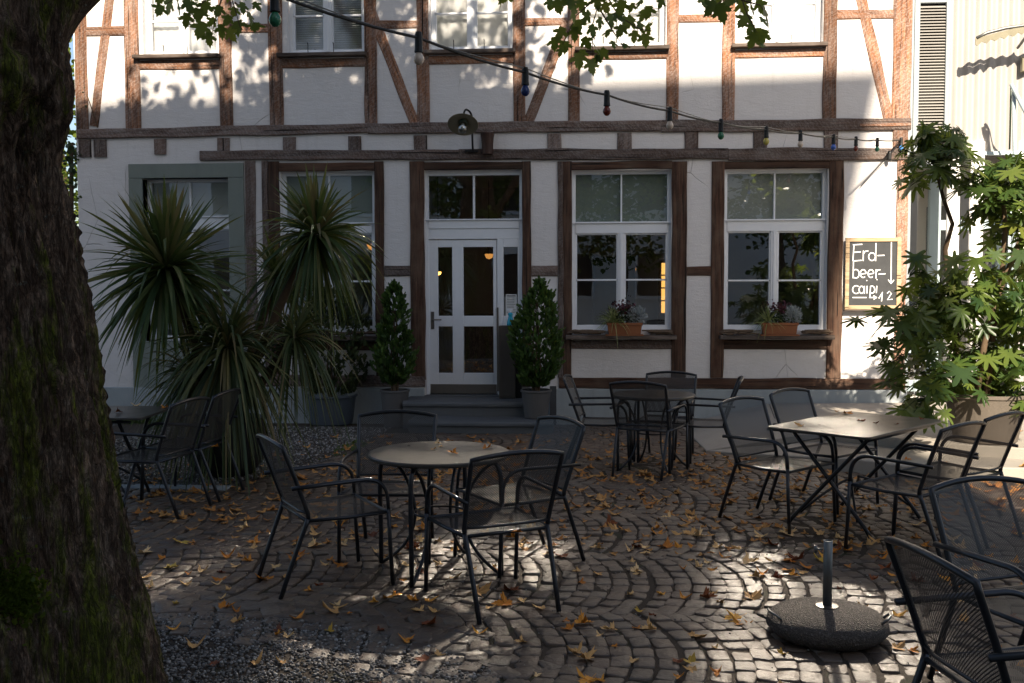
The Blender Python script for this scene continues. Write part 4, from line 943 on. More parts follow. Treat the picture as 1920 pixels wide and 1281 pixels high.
def unit(n): v = rng.normal(0, 1, (n, 3)); return v/np.linalg.norm(v, axis=1, keepdims=True)

# ================================================================= cordyline in its big pot
def sword_head(name, mat, parent, c, n, L, w, emin, emax, droop, bias=None, seg=7):
    V, F, A_ = [], [], []
    for i in range(n):
        e = R(emin+(emax-emin)*(i+.5)/n + rng.normal(0, 6)); a = i*2.39996+rng.normal(0, .25)
        d = np.array([math.cos(a)*math.cos(e), math.sin(a)*math.cos(e), math.sin(e)])
        if bias is not None: d = d+np.array(bias)*.5; d /= np.linalg.norm(d)
        l = L*rng.uniform(.72, 1.12); dr = droop*rng.uniform(.35, 1.5)*(1.15-max(0, math.sin(e))*.75)
        kink = rng.random() < .17
        side = np.cross(d, (0, 0, 1)); sn = np.linalg.norm(side); side = side/sn if sn > .05 else np.array([1., 0, 0])
        roll = rng.normal(0, .5); up_ = np.cross(side, d); side = side*math.cos(roll)+up_*math.sin(roll)
        b = len(V); ww = w*rng.uniform(.75, 1.15); rv = np.clip(rng.beta(2, 3)+(.35 if rng.random() < .08 else 0)+ .25*max(0, math.sin(e)), 0, 1)
        for s in range(seg+1):
            t = s/seg; tt = t if not (kink and t > .55) else t
            p = np.array(c)+d*(.03+l*t)+np.array([0, 0, -1.])*dr*l*t**2.2
            if kink and t > .5: p[2] -= (t-.5)**1.2*l*.7
            wd = ww*(.45+.55*math.sin(min(1, t*2.2+.12)*math.pi/2))*(1-t**3.2)*.5+.0008
            nn = np.cross(side, d)
            V += [p-side*wd+nn*wd*.25, p-nn*wd*.1, p+side*wd+nn*wd*.25]; A_ += [rv+t*.06]*3
        for s in range(seg):
            for k in (0, 1): F.append((b+s*3+k, b+s*3+k+1, b+s*3+k+4, b+s*3+k+3))
    return np_mesh(name, np.array(V), [np.array(F)], mat, parent, rnd=np.clip(A_, 0, 1), smooth=True)
cp = Vector((-3.34, -4.62, 0)); cp.z = gz(cp.x, cp.y)
cord = thing('potted_cordyline', 'big multi-stemmed cordyline with sword leaves in a dark round pot on the gravel', 'potted plant', cp)
mb = MB(); mb.lathe([(.24, .0), (.33, .10), (.385, .25), (.39, .40), (.36, .50), (.37, .53), (.34, .535), (.33, .46)], 40, capt=True); mb.build('pot', M['pot_dark'], cord, smooth=True)
def rel(px, py, d, base): p = at(px, py, d)-base; return (p.x, p.y, p.z)
heads = [('h', rel(312, 505, 9.25, cp)), ('h', rel(592, 440, 9.5, cp)), ('h', rel(520, 520, 9.95, cp)), ('g', rel(428, 655, 9.1, cp)), ('g', rel(552, 632, 9.3, cp)), ('g', rel(360, 700, 9.35, cp))]
for k, c in heads:
    mb = MB(); q = Vector(c); mid = Vector((q.x*.35, q.y*.35, q.z*.55)); mb.tube([(q.x*.1, q.y*.1, .45)]+[Vector((q.x*.1, q.y*.1, .45))*(1-t)**2+mid*2*t*(1-t)+q*t*t for t in (.2, .4, .6, .8)]+[q+Vector((0, 0, .04))], [.05, .048, .044, .042, .04, .03], 9); mb.build('stem', M['stem'], cord, smooth=True)
sword_head('leaf_head', M['cord'], cord, heads[0][1], 320, .84, .050, -58, 86, .30)
sword_head('leaf_head', M['cord'], cord, heads[1][1], 250, .68, .038, -66, 88, .5)
sword_head('leaf_head', M['cord'], cord, heads[2][1], 90, .55, .034, -55, 80, .5)
sword_head('leaf_head', M['cord_grass'], cord, heads[3][1], 300, .80, .032, -70, 75, .85, (.05, -.25, 0))
sword_head('leaf_head', M['cord_grass'], cord, heads[4][1], 120, .56, .026, -65, 65, .8, (.25, -.15, 0))
sword_head('leaf_head', M['cord_grass'], cord, heads[5][1], 130, .62, .024, -60, 60, .7, (-.25, -.1, 0))

# ================================================================= thujas in pots
def thuja(name, label, loc, potprof, potmat, zt, prof, n, mat, seed, bare=.12):
    t = thing(name, label, 'potted shrub', loc); lean = ((.03, .0, -.02)[seed-1], rng.normal(0, .02)); gaps = [(rng.uniform(0, 6.28), rng.uniform(prof[0][1], prof[-1][1]*.9)) for _ in range(9)]
    mb = MB(); mb.lathe(potprof, 36, capt=False); r = potprof[-1][0]; z = potprof[-1][1]; mb.build('pot', M[potmat], t, smooth=False, bevel=.004)
    mb = MB(); mb.lathe([(.001, z+.0), (r-.003, z-.004)], 24, capb=False, capt=False); mb.build('soil', M['soil'], t)
    mb = MB(); H = prof[-1][1]
    for k in range(4):
        a = k*1.6; mb.tube([(.03*math.cos(a), .03*math.sin(a), z-.05), (.05*math.cos(a), .05*math.sin(a), z+.3), (.02*math.cos(a), .02*math.sin(a), H*.85)], [.02, .016, .006], 6)
    mb.build('trunk', M['stem'], t)
    P, Y, N_, S_, rv = [], [], [], [], []
    pr = np.array(prof)
    cl = [(rng.uniform(0, 6.28), rng.uniform(prof[0][1], H), rng.normal(0, .16)) for _ in range(46)]
    for i in range(n):
        zz = prof[0][1]+(H-prof[0][1])*(1-rng.random()**.8*1.0); rad = np.interp(zz, pr[:, 1], pr[:, 0]); a = rng.uniform(0, 6.283)
        best = min(cl, key=lambda c: (min(abs(a-c[0]), 6.283-abs(a-c[0]))*max(rad, .05))**2+(zz-c[1])**2)
        if any((min(abs(a-ga), 6.283-abs(a-ga))*rad)**2+(zz-gz_)**2 < .075**2 for ga, gz_ in gaps) and rng.random() < .8: continue
        rr = rad*(rng.uniform(.45, 1.)**.5)*(1+best[2]*1.3)+rng.normal(0, .014)+(rng.uniform(.02, .07) if rng.random() < .05 else 0)
        o = np.array([math.cos(a), math.sin(a), 0]); P.append((o[0]*rr+lean[0]*zz, o[1]*rr+lean[1]*zz, zz)); d = o*rng.uniform(.3, .9)+np.array([0, 0, 1.])+rng.normal(0, .35, 3); Y.append(d)
        N_.append(np.cross(o, (0, 0, 1))*rng.normal(0, 1)+o*rng.normal(.6, .5)+rng.normal(0, .3, 3)); S_.append(rng.uniform(.05, .105)); rv.append(np.clip(rng.beta(2, 2.6)+best[2]*.9, 0, 1))
    oriented('foliage', P, Y, N_, S_, SPRAY, mat, t, np.array(rv)); return t
potp = lambda r0, r1, h: [(r0*.94, 0), (r0, .015), (r1, h-.03), (r1+.012, h-.028), (r1+.012, h), (r1-.015, h), (r1-.02, h-.05)]
g1 = Vector((-.58, -.82, .016)); thuja('potted_thuja', 'broad cone thuja in a grey stone pot right of the white door', g1, potp(.15, .19, .37), 'pot_grey', .4, [(.10, .40), (.27, .62), (.32, .85), (.30, 1.1), (.22, 1.35), (.12, 1.56), (.01, 1.76)], 2600, M['thuja'], 1)
g2 = Vector((-2.50, -.46, -.16)); thuja('potted_thuja', 'slim leaning thuja in a grey stone pot left of the white door', g2, potp(.15, .19, .50), 'pot_grey', .5, [(.09, .56), (.20, .75), (.24, 1.0), (.20, 1.25), (.15, 1.5), (.10, 1.72), (.01, 1.90)], 2000, M['thuja'], 2)
g3 = gnd(622, 795); thuja('potted_thuja', 'dark shaggy thuja in a wide zinc tub between cordyline and window', g3, [(.27, 0), (.29, .02), (.335, .38), (.36, .385), (.36, .41), (.33, .41), (.32, .36)], 'zinc', .4, [(.26, .42), (.40, .6), (.44, .9), (.42, 1.2), (.36, 1.5), (.2, 1.72), (.02, 1.85)], 2600, M['thuja_dark'], 3)

# ================================================================= fatsia in its pale pot
fp = Vector((3.97, -3.70, .2)); fz = thing('potted_fatsia', 'large fatsia with palmate glossy leaves in a pale concrete pot on the terrace', 'potted plant', fp)
mb = MB(); mb.lathe([(.27, 0), (.29, .015), (.375, .44), (.39, .445), (.39, .48), (.36, .48), (.35, .43)], 40, capt=True); mb.build('pot', M['pot_pale'], fz, smooth=False, bevel=.004)
def fr(px, py, d): p = at(px, py, d)-fp; return np.array((p.x, p.y, p.z))
clumps = [(1757, 318, 10.1, 85, .40), (1882, 372, 9.9, 85, .40), (1945, 360, 10.2, 45, .4), (1905, 440, 10., 22, .3), (1945, 480, 10.1, 22, .3)]
mass = [(1700, 520), (1765, 535), (1835, 505), (1900, 540), (1690, 590), (1750, 610), (1820, 600), (1880, 625), (1940, 590), (1705, 660), (1770, 690), (1840, 680), (1905, 690), (1960, 650), (1740, 745), (1800, 720), (1880, 745), (1940, 720)]
mass += [(1720, 560), (1800, 560), (1860, 560), (1730, 630), (1830, 650), (1720, 700), (1860, 700), (1765, 590), (1910, 620)]
clumps += [(a, b, 10.0+rng.uniform(-.4, .3), 15, .26) for a, b in mass]
P, Y, N_, S_, rv = [], [], [], [], []; pet = MB()
def add_fats(c, n, r, top):
    core = np.array(c)
    for i in range(n):
        a = i*2.39996+rng.uniform(-.3, .3); e = R(rng.uniform(-35, 75) if top else rng.uniform(-45, 60)); d = np.array([math.cos(a)*math.cos(e), math.sin(a)*math.cos(e), math.sin(e)])
        p = core+d*r*rng.uniform(.55, 1.1)
        qx, qy, _ = proj(Vector(p)+fp)
        if qx < 1700 and 432 < qy < 572: continue
        tip = np.array([d[0], d[1], 0])*1.+np.array([0, 0, -.35-.5*rng.random()-(.5 if e < 0 else 0)]); P.append(p); Y.append(tip+rng.normal(0, .2, 3)); N_.append(np.array([d[0]*.5, d[1]*.5, 1.])+rng.normal(0, .25, 3)); S_.append(rng.choice((rng.uniform(.13, .24), rng.uniform(.24, .37)))); rv.append(rng.beta(2, 2.5))
        m_ = core+(p-core)*.5+np.array([0, 0, .03]); pet.tube([tuple(core*.85+p*.15), tuple(m_), tuple(p)], .0045, 4, caps=False)
for a, b, d, n, r in clumps: add_fats(fr(a, b, d), n, r, r > .35)
for (a, b, d) in ((1612, 600, 9.8), (1655, 640, 9.7), (1640, 575, 10.), (1668, 720, 9.8), (1660, 540, 10.1), (1700, 770, 9.5), (1740, 790, 9.5), (1905, 760, 9.6), (1648, 652, 9.9), (1685, 505, 10.)):
    for k in range(2):
        p = fr(a+rng.uniform(-12, 14), b+rng.uniform(-10, 10), d)
        qx, qy, _ = proj(Vector(p)+fp)
        if qx < 1694 and 432 < qy < 572: continue
        P.append(p); Y.append(np.array([-1., -.25, -.25])+rng.normal(0, .3, 3)); N_.append(np.array([-.2, -.3, 1.])+rng.normal(0, .3, 3)); S_.append(rng.uniform(.24, .34)); rv.append(rng.beta(2, 3.)); pet.tube([tuple(fr(1745, b-20, d)), tuple(p*.6+fr(1745, b-20, d)*.4+np.array([0, 0, .05])), tuple(p)], .0045, 4, caps=False)
oriented('foliage', P, Y, N_, S_, FATS, M['fatsia'], fz, np.array(rv)); tag(pet.build('petiole', M['fatsia'], fz), kind='stuff')
for pts in (((1790, 745, 10.1), (1793, 640, 10.1), (1780, 540, 10.1), (1772, 470, 10.1), (1786, 420, 10.1), (1768, 370, 10.1), (1757, 325, 10.1)), ((1850, 745, 10.05), (1862, 620, 10.), (1880, 500, 9.95), (1885, 430, 9.9), (1882, 385, 9.9)), ((1830, 745, 9.95), (1845, 650, 9.9), (1868, 560, 9.9), (1905, 470, 9.95), (1940, 380, 10.1))):
    mb = MB(); mb.tube([tuple(fr(*p)) for p in pts], [.034-.003*i for i in range(len(pts))], 8); mb.build('stem', M['stem'], fz, smooth=True)

# ================================================================= flower boxes on the two sills
def flowerbox(label, px, py, seed, side=1):
    X, Z = fac(px, py, -.09); t = thing('flower_box', label, 'flower box', (X, -.085, Z)); L = .235
    mb = MB(); w0, w1, h = .060, .078, .155
    v = [(-L+.02, -w0, 0), (L-.02, -w0, 0), (L-.02, w0, 0), (-L+.02, w0, 0), (-L, -w1, h), (L, -w1, h), (L, w1, h), (-L, w1, h), (-L+.015, -w1+.012, h), (L-.015, -w1+.012, h), (L-.015, w1-.012, h), (-L+.015, w1-.012, h)]
    mb.add(v, [(3, 2, 1, 0), (0, 1, 5, 4), (1, 2, 6, 5), (2, 3, 7, 6), (3, 0, 4, 7), (4, 5, 9, 8), (5, 6, 10, 9), (6, 7, 11, 10), (7, 4, 8, 11), (8, 9, 10, 11)]); mb.box((-L-.006, -w1-.006, h-.032), (L+.006, -w1+.001, h+.003)); mb.box((-L-.02, -.085, -.018), (L+.02, .085, -.001)); mb.build('box', M['terracotta'], t, bevel=.004)
    sword_head('grass_tuft', m_tuft, t, (-.15*side, -.02, h), 120, .27, .008, 0, 85, .6, (-.15*side, -.2, 0), 6)
    P = []; Y = []
    for i in range(260):
        P.append((rng.normal(.0, .09), rng.normal(-.01, .035), h+abs(rng.normal(.07, .065)))); Y.append(rng.normal(0, .6, 3)+np.array([0, -.3, .5]))
    oriented('green_bush', P, Y, unit(260)+np.array([0, -.5, .5]), rng.uniform(.02, .045, 260), SMALL, M['ivy'], t)
    P = [(rng.normal(-.01, .07), rng.normal(-.01, .03), h+.12+abs(rng.normal(.06, .055))) for _ in range(220)]
    oriented('purple_foliage', P, unit(220)+np.array([0, 0, .6]), unit(220)+np.array([0, -.6, .3]), rng.uniform(.02, .042, 220), SMALL, m_purple, t)
    n = 1100; c = np.array([.16*side, -.02, h+.10]); d = unit(n); P = c+d*np.array([.13, .075, .115])*rng.uniform(.3, 1., (n, 1)); oriented('silver_bush', P, d+np.array([0, 0, .5]), unit(n), rng.uniform(.02, .05, n), (np.array([(0, 0, 0), (.10, .4, 0), (.05, 1, 0), (-.05, 1, 0), (-.10, .4, 0)]), np.array([(0, 1, 2), (0, 2, 3), (0, 3, 4)])), m_silver, t)
    return t
m_tuft = m_leaf('variegated_grass', [(.14, .18, .05), (.24, .28, .10), (.36, .38, .18)], .5, .2); m_purple = m_leaf('purple_leaf', [(.03, .006, .012), (.07, .012, .025), (.12, .03, .04)], .6, .1); m_silver = m_leaf('silver_leaf', [(.24, .27, .28), (.36, .39, .40), (.5, .52, .52)], .7, .1)
flowerbox('terracotta flower box with silver bush on the sill of the window beside the door', 1171, 627, 1); flowerbox('terracotta flower box with silver bush on the sill beside the chalkboard window', 1461, 627, 2)
def twig_row(label, px0, px1, py, gap):
    mb = MB()
    for i in range(45):
        px = random.uniform(px0, px1)
        if gap[0] < px < gap[1]: continue
        X, Z = fac(px, py, -.09); a = random.gauss(0, .35); l = random.uniform(.05, .14); y = random.uniform(-.14, -.03); z = Z+random.uniform(.006, .055)
        mb.tube([(X-l*math.cos(a), y, z), (X, y+random.gauss(0, .01), z+random.gauss(0, .006)), (X+l*math.cos(a), y+math.sin(a)*l*.3, z)], random.uniform(.005, .012), 6)
    tag(mb.build('twig_bundle', M['twig'], None), label, 'dry twigs')
twig_row('dry twigs on the sill beside the door, left of the flower box', 1078, 1122, 627, (0, 1)); twig_row('dry twigs on the sill beside the door, right of the flower box', 1222, 1252, 627, (0, 1)); twig_row('dry twigs on the chalkboard window sill, left of the flower box', 1362, 1408, 627, (0, 1)); twig_row('dry twigs on the chalkboard window sill, right of the flower box', 1514, 1546, 627, (0, 1)); twig_row('dry twigs on the sill half hidden behind the cordyline', 530, 700, 629, (0, 1))

# ================================================================= things by the door
x, z = FX(938), .207; bx = thing('bin_stand', 'tall dark bronze box stand beside the white door', 'stand', (FX(953), -.18, .206)); w = (FX(968)-FX(938))/2
mb = MB(); mb.box((-w, -.12, .0), (w, .12, .985)); mb.build('body', M['darkbox'], bx, bevel=.006)
mb = MB(); mb.box((w+.002, -.06, .0), (w+.085, .10, .60)); mb.build('side_panel', M['iron'], bx, bevel=.004)
mb = MB(); mb.box((-w+.008, -.124, .03), (w-.008, -.1205, .955)); mb.build('front_panel', M['darkbox'], bx, bevel=.002)
sp = thing('spray_bottle', 'turquoise spray bottle with white trigger on the bronze stand', 'spray bottle', (FX(957)+.012, -.2, 1.1925))
mb = MB(); mb.lathe([(.045, 0), (.05, .01), (.047, .05), (.03, .11), (.028, .125), (.034, .15), (.032, .165), (.014, .175)], 20); mb.build('bottle', M['blue_liquid'], sp, smooth=True)
mb = MB(); mb.lathe([(.016, .175), (.016, .20)], 12); mb.box((-.05, -.012, .195), (.03, .012, .225)); mb.box((-.034, -.007, .155), (-.024, .007, .195)); mb.build('trigger', M['white_plastic'], sp, bevel=.003)
xa, za = fac(947, 595); xb, zb_ = fac(968, 552); nt = thing('paper_notice', 'white printed paper notice taped inside the side light by the door', 'notice', ((xa+xb)/2, .128, za)); w = (xb-xa)/2; h = zb_-za
mb = MB(); mb.box((-w, 0, 0), (w, .001, h)); mb.build('sheet_of_paper', M['paper'], nt)
mb = MB()
for k in range(11):
    z = h*(.9-.072*k); mb.box((-w*.8, -.0012, z), (w*(.8-.4*random.random()), -.0004, z+.006+(.01 if k == 0 else 0)))
mb.build('print', M['ink'], nt)
mb = MB(); Xs, _ = fac(1037, 740, -.2); mb.box((-.045, -.02, 0), (.045, .02, .55)); o = mb.build('slate_panel', M['chalkboard'], None, bevel=.003, loc=(Xs, -.22, gz(Xs, -.22)-.01)); o.rotation_euler = (R(-7), 0, 0); tag(o, 'narrow dark slate panel leaning on the plinth behind the right thuja pot', 'panel')
# grass tufts at the foot of the wall, left
P, Y = [], []
for i in range(700):
    X = rng.uniform(-7., -5.4); P.append((X, -.06-abs(rng.normal(0, .12)), -.18)); Y.append(rng.normal(0, .35, 3)+np.array([0, 0, 1.]))
tag(oriented('grass', P, Y, unit(700), rng.uniform(.05, .2, 700), (np.array([(-.04, 0, 0), (.04, 0, 0), (.02, .6, .05), (0, 1, .15), (-.02, .6, .05)]), np.array([(0, 1, 2), (0, 2, 4), (4, 2, 3)])), M['grass']), kind='stuff')
P = [(rng.uniform(-2.7, -2.45)+rng.normal(0, .04), rng.uniform(-4.2, -2.2), gz(0, -3)) for _ in range(120)]
tag(oriented('weeds', P, rng.normal(0, .5, (120, 3))+np.array([0, 0, 1.]), unit(120), rng.uniform(.02, .06, 120), SMALL, M['grass']), kind='stuff')
# warm lamps inside
def room_lamp(label, px, py, Y, r, mat):
    X, Z = fac(px, py, Y); t = thing('interior_lamp', label, 'lamp', (X, Y, Z)); mb = MB(); mb.lathe([(.001, -r), (r*.7, -r*.7), (r, 0), (r*.7, r*.7), (.001, r)], 14, capb=False, capt=False); mb.build('bulb', M[mat], t, smooth=True); mb = MB(); mb.lathe([(r*1.4, r*.2), (r*.5, r*1.6), (.01, r*2.2)], 14, capb=False); mb.tube([(0, 0, r*2), (0, 0, 3.43-Z)], .006, 5); mb.build('lamp_shade', M['room_dark'], t)
room_lamp('small bright orange lamp glowing through the tall left door pane', 822, 511, 1.6, .045, 'warm'); room_lamp('dim amber lamp at the top of the wide door pane', 917, 478, 2.3, .07, 'warm_soft'); room_lamp('amber lamp glowing inside the window beside the door', 1182, 505, 3.4, .10, 'warm_soft'); room_lamp('amber lamp behind the leaves of the left window', 697, 460, 2.0, .08, 'warm_soft')
X0, Z0 = fac(1240, 588, 3.9); X1, Z1 = fac(1251, 492, 3.9); t = thing('lit_doorway', 'narrow glowing yellow doorway inside the window beside the door', 'doorway', ((X0+X1)/2, 3.9, Z0)); w = (X1-X0)/2
for k in range(4):
    mb = MB(); mb.box((-w, 0, (Z1-Z0)*k/4+.012), (w, .02, (Z1-Z0)*(k+1)/4-.012)); mb.build('lit_pane', M['warm_dim'], t)
mb = MB(); mb.box((-w-.05, .022, -.2), (w+.05, .06, Z1-Z0+.06)); mb.build('frame', M['room_dark'], t)
# ================================================================= garden chair, built once, then copied
def make_chair(label, group):
    t = thing('garden_chair', label, 'chair', (0, 0, 0), 0, group)
    def top(s): return [(s*.232, .0, .0), (s*.236, .06, .17), (s*.243, .150, .395), (s*.246, .163, .43), (s*.249, .160, .47), (s*.258, .09, .67), (s*.264, .02, .855)]
    # rear legs run to the kink at the seat
    for s in (-1, 1):
        mb = MB(); mb.tube([(s*.232, .0, .003), (s*.236, .058, .17), (s*.243, .148, .405), (s*.246, .163, .445)], .0135, 9); mb.build('leg', M['metal'], t, smooth=True)
        mb = MB(); mb.tube([(s*.285, .655, .003), (s*.285, .640, .25), (s*.285, .632, .46)], .0125, 9); mb.build('leg', M['metal'], t, smooth=True)
        mb = MB(); mb.tube([(s*.285, .632, .455)]+arc((s*.285, .628, .51), (s*.285, .62, .635), (s*.283, .49, .642), 8)+[(s*.279, .28, .636), (s*.274, .06, .628)], .0135, 9, flat=.75); mb.build('armrest', M['metal'], t, smooth=True)
    mb = MB(); rail = []
    for i in range(13):
        u = -1+i/6; rail.append((u*.264, .020-.028*(1-u*u), .858+.028*(1-u*u)))
    l = [(-.246, .163, .44), (-.249, .160, .47), (-.258, .09, .67), (-.263, .028, .83)]
    mb.tube(l+rail+[(-x, y, z) for x, y, z in l[::-1]], .0135, 9); mb.tube([(-.248, .158, .475), (-.15, .138, .474), (.15, .138, .474), (.248, .158, .475)], .008, 7); mb.build('back_frame', M['metal'], t, smooth=True)
    mb = MB(); mb.tube([(-.285, .636, .436), (-.25, .632, .436), (.25, .632, .436), (.285, .636, .436)], .010, 8); mb.tube([(-.246, .160, .428), (.246, .160, .428)], .011, 8)
    for s in (-1, 1): mb.tube([(s*.247, .16, .43), (s*.262, .4, .428), (s*.276, .632, .436)], .011, 8)
    mb.build('seat_frame', M['metal'], t, smooth=True)
    # sheets
    def grid(f, nu, nv):
        mb = MB(); mb.add([f(i/nu, j/nv) for j in range(nv+1) for i in range(nu+1)], [(j*(nu+1)+i, j*(nu+1)+i+1, (j+1)*(nu+1)+i+1, (j+1)*(nu+1)+i) for j in range(nv) for i in range(nu)]); return mb
    grid(lambda u, v: ((u*2-1)*(.246+.03*v), .163+.469*v, .436-.014*math.sin(math.pi*u)*math.sin(math.pi*min(1, v*1.1))+.002*v), 10, 8).build('seat', M['sheet'], t, smooth=True)
    def bk(u, v):
        q = 2*u-1; z = .474+(.384+.028*(1-q*q))*v; y = np.interp(z, [.474, .67, .886], [.158, .09, .012])-.022*(1-q*q); return (q*(.248+.016*v), y, z)
    grid(bk, 10, 8).build('backrest', M['sheet'], t, smooth=True); return t
GRP = 'anthracite mesh garden chairs'
chairs = [
 ('black mesh chair on the left of the near round table, facing right', (-1.805, -8.22), 33),
 ('black mesh chair behind the near round table, its seat under the tabletop', (-1.26, -7.02), -88),
 ('black mesh chair right of the near round table, back turned to the steps', (-.115, -7.32), 215),
 ('black mesh chair in front of the near round table, patch of light on its seat', (-.32, -8.655), 119),
 ('black mesh chair left of the far round table below the first window sill', (-.15, -3.75), -6),
 ('black mesh chair in front of the far round table with its back to the viewer', (.505, -4.715), 68),
 ('black mesh chair behind the far round table against the plinth', (.97, -2.98), -103),
 ('black mesh chair right of the far round table seen edge-on', (1.56, -3.94), 172),
 ('black mesh chair at the near left corner of the right rectangular table', (1.21, -6.10), -46),
 ('black mesh chair at the far left side of the right rectangular table', (1.70, -5.46), -46),
 ('black mesh chair in front of the right rectangular table with arm over the crossed legs', (2.40, -7.44), 132),
 ('black mesh chair cut by the picture edge, far end of the right rectangular table', (2.86, -6.93), 132),
 ('big near black mesh chair facing the viewer behind the umbrella base', (1.77, -9.27), -68),
 ('nearest black mesh chair beside the umbrella base, seen through its backrest', (1.12, -10.54), 12),
 ('black mesh chair at the near corner of the table beside the trunk', (-2.98, -6.33), 170),
 ('black mesh chair at the table beside the trunk, close to the cordyline pot', (-2.90, -5.72), 175),
]
def cloc(x, y): return (x, y, gz(x, y))
c0 = make_chair(chairs[0][0], GRP)
for i, (lab, (x, y), a) in enumerate(chairs):
    if i == 0: c0.location = cloc(x, y); c0.rotation_euler = (0, 0, R(a-90))
    else: dup(c0, cloc(x, y), R(a-90), lab, GRP)

# ================================================================= round tables
def round_table(label, loc, rz, r):
    t = thing('round_table', label, 'table', loc, rz, 'round anthracite metal tables')
    mb = MB(); mb.lathe([(r-.03, .705), (r-.008, .706), (r, .714), (r, .726), (r-.006, .733), (r-.02, .7335), (r*.5, .733), (.001, .733)], 72, capb=True, capt=True); mb.build('tabletop', M['tabletop'], t, smooth=False, bevel=0)
    for p in t.children[-1].data.polygons: p.use_smooth = len(p.vertices) == 4 and False
    for k in range(4):
        M4 = Matrix.Rotation(math.pi/2*k, 4, 'Z'); rl_ = r-.03
        mb = MB(); mb.tube([M4@Vector(p) for p in arc((rl_-.10, 0, .703), (rl_-.01, 0, .70), (rl_, 0, .60), 6)+[(rl_+.004, 0, .45), (rl_, 0, .2), (rl_, 0, .003)]], .0145, 9); mb.build('leg', M['metal'], t, smooth=True)
        mb = MB(); mb.tube([M4@Vector(p) for p in arc((rl_-.02, 0, .70), (.20, 0, .62), (.165, 0, .36), 8)+arc((.165, 0, .36), (.16, 0, .15), (rl_-.015, 0, .012), 8)[1:]], .0105, 8); mb.build('brace', M['metal'], t, smooth=True)
    mb = MB(); mb.tube([(.16*math.cos(a), .16*math.sin(a), .36) for a in [math.pi*2*i/32 for i in range(33)]], .007, 7, caps=False); mb.build('ring', M['metal'], t, smooth=True); return t
round_table('near round black metal table with four curved braces and fallen leaves on top', cloc(-.87, -7.76), R(-16), .435)
round_table('far round black metal table near the plinth under the first window', cloc(.70, -4.10), R(20), .40)
def long_table(label, loc, rz):
    t = thing('rectangular_table', label, 'table', loc, rz, 'rectangular anthracite metal tables'); a, b = .61, .39
    mb = MB(); rc = .05; o = []
    for sx, sy, a0 in ((1, 1, 0), (-1, 1, 90), (-1, -1, 180), (1, -1, 270)):
        for k in range(6): o.append((sx*(a-rc)+rc*math.cos(R(a0+18*k)), sy*(b-rc)+rc*math.sin(R(a0+18*k))))
    mb.poly(o, .712, .732); mb.build('tabletop', M['tabletop'], t, bevel=.005)
    for s in (-1, 1):
        x = s*.40
        for d in (-1, 1):
            mb = MB(); mb.tube([(x+d*.012, d*.30, .70), (x+d*.012, d*.27, .66), (x+d*.012, -d*.27, .06), (x+d*.012, -d*.31, .004)], .0145, 9); mb.build('leg', M['metal'], t, smooth=True)
        mb = MB(); mb.tube([(x, -.32, .700), (x, .32, .700)], .011, 7); mb.build('cross_rail', M['metal'], t, smooth=True)
        mb = MB(); mb.tube(arc((x, -.22, .10), (x-s*.22, -.05, .32), (x-s*.36, .0, .33), 8)+arc((x-s*.36, 0, .33), (x-s*.22, .05, .32), (x, .22, .10), 8)[1:], .0095, 7); mb.build('brace', M['metal'], t, smooth=True)
    for s in (-1, 1):
        mb = MB(); mb.tube([(-.5, s*.33, .69), (.5, s*.33, .69)], .010, 7); mb.build('side_rail', M['metal'], t, smooth=True)
    return t
long_table('right rectangular black table with crossed legs, top shining in the light', cloc(2.02, -6.34), math.atan2(.75, .66))
long_table('left rectangular black table half hidden by the mossy trunk', cloc(-4.03, -5.94), R(3))

# ================================================================= umbrella base
ub = thing('umbrella_base', 'round washed-concrete umbrella base with upright steel tube on the setts', 'umbrella base', (1.235, -8.80, .002))
mb = MB(); mb.lathe([(.22, 0), (.27, .012), (.298, .045), (.292, .08), (.262, .105), (.18, .128), (.09, .140), (.03, .143)], 64); o = mb.build('concrete_disc', M['pebbled'], ub, smooth=True)
mb = MB(); mb.lathe([(.055, .140), (.055, .146), (.03, .149)], 24); mb.build('collar', M['brushed'], ub)
mb = MB(); mb.lathe([(.0225, .143), (.0225, .475), (.019, .476), (.019, .40)], 24, capt=True); mb.build('tube', M['galv'], ub, smooth=False)
for p in ub.children[-1].data.polygons: p.use_smooth = len(p.vertices) == 4
mb = MB(); mb.tube([(-.026, 0, .43), (-.062, -.005, .432)], .006, 8); mb.tube([(-.062, -.005, .415), (-.062, -.005, .450)], .008, 8); mb.build('clamp_screw', M['galv'], ub, smooth=True)
for s, a in ((-1, 12), (1, -20)):
    q = Matrix.Rotation(R(a), 4, 'Z'); mb = MB(); mb.tube([q@Vector(p) for p in ((s*.262, -.05, .10), (s*.29, -.05, .125), (s*.30, 0, .128), (s*.29, .05, .125), (s*.262, .05, .10))], .006, 7); mb.build('handle', M['galv'], ub, smooth=True)

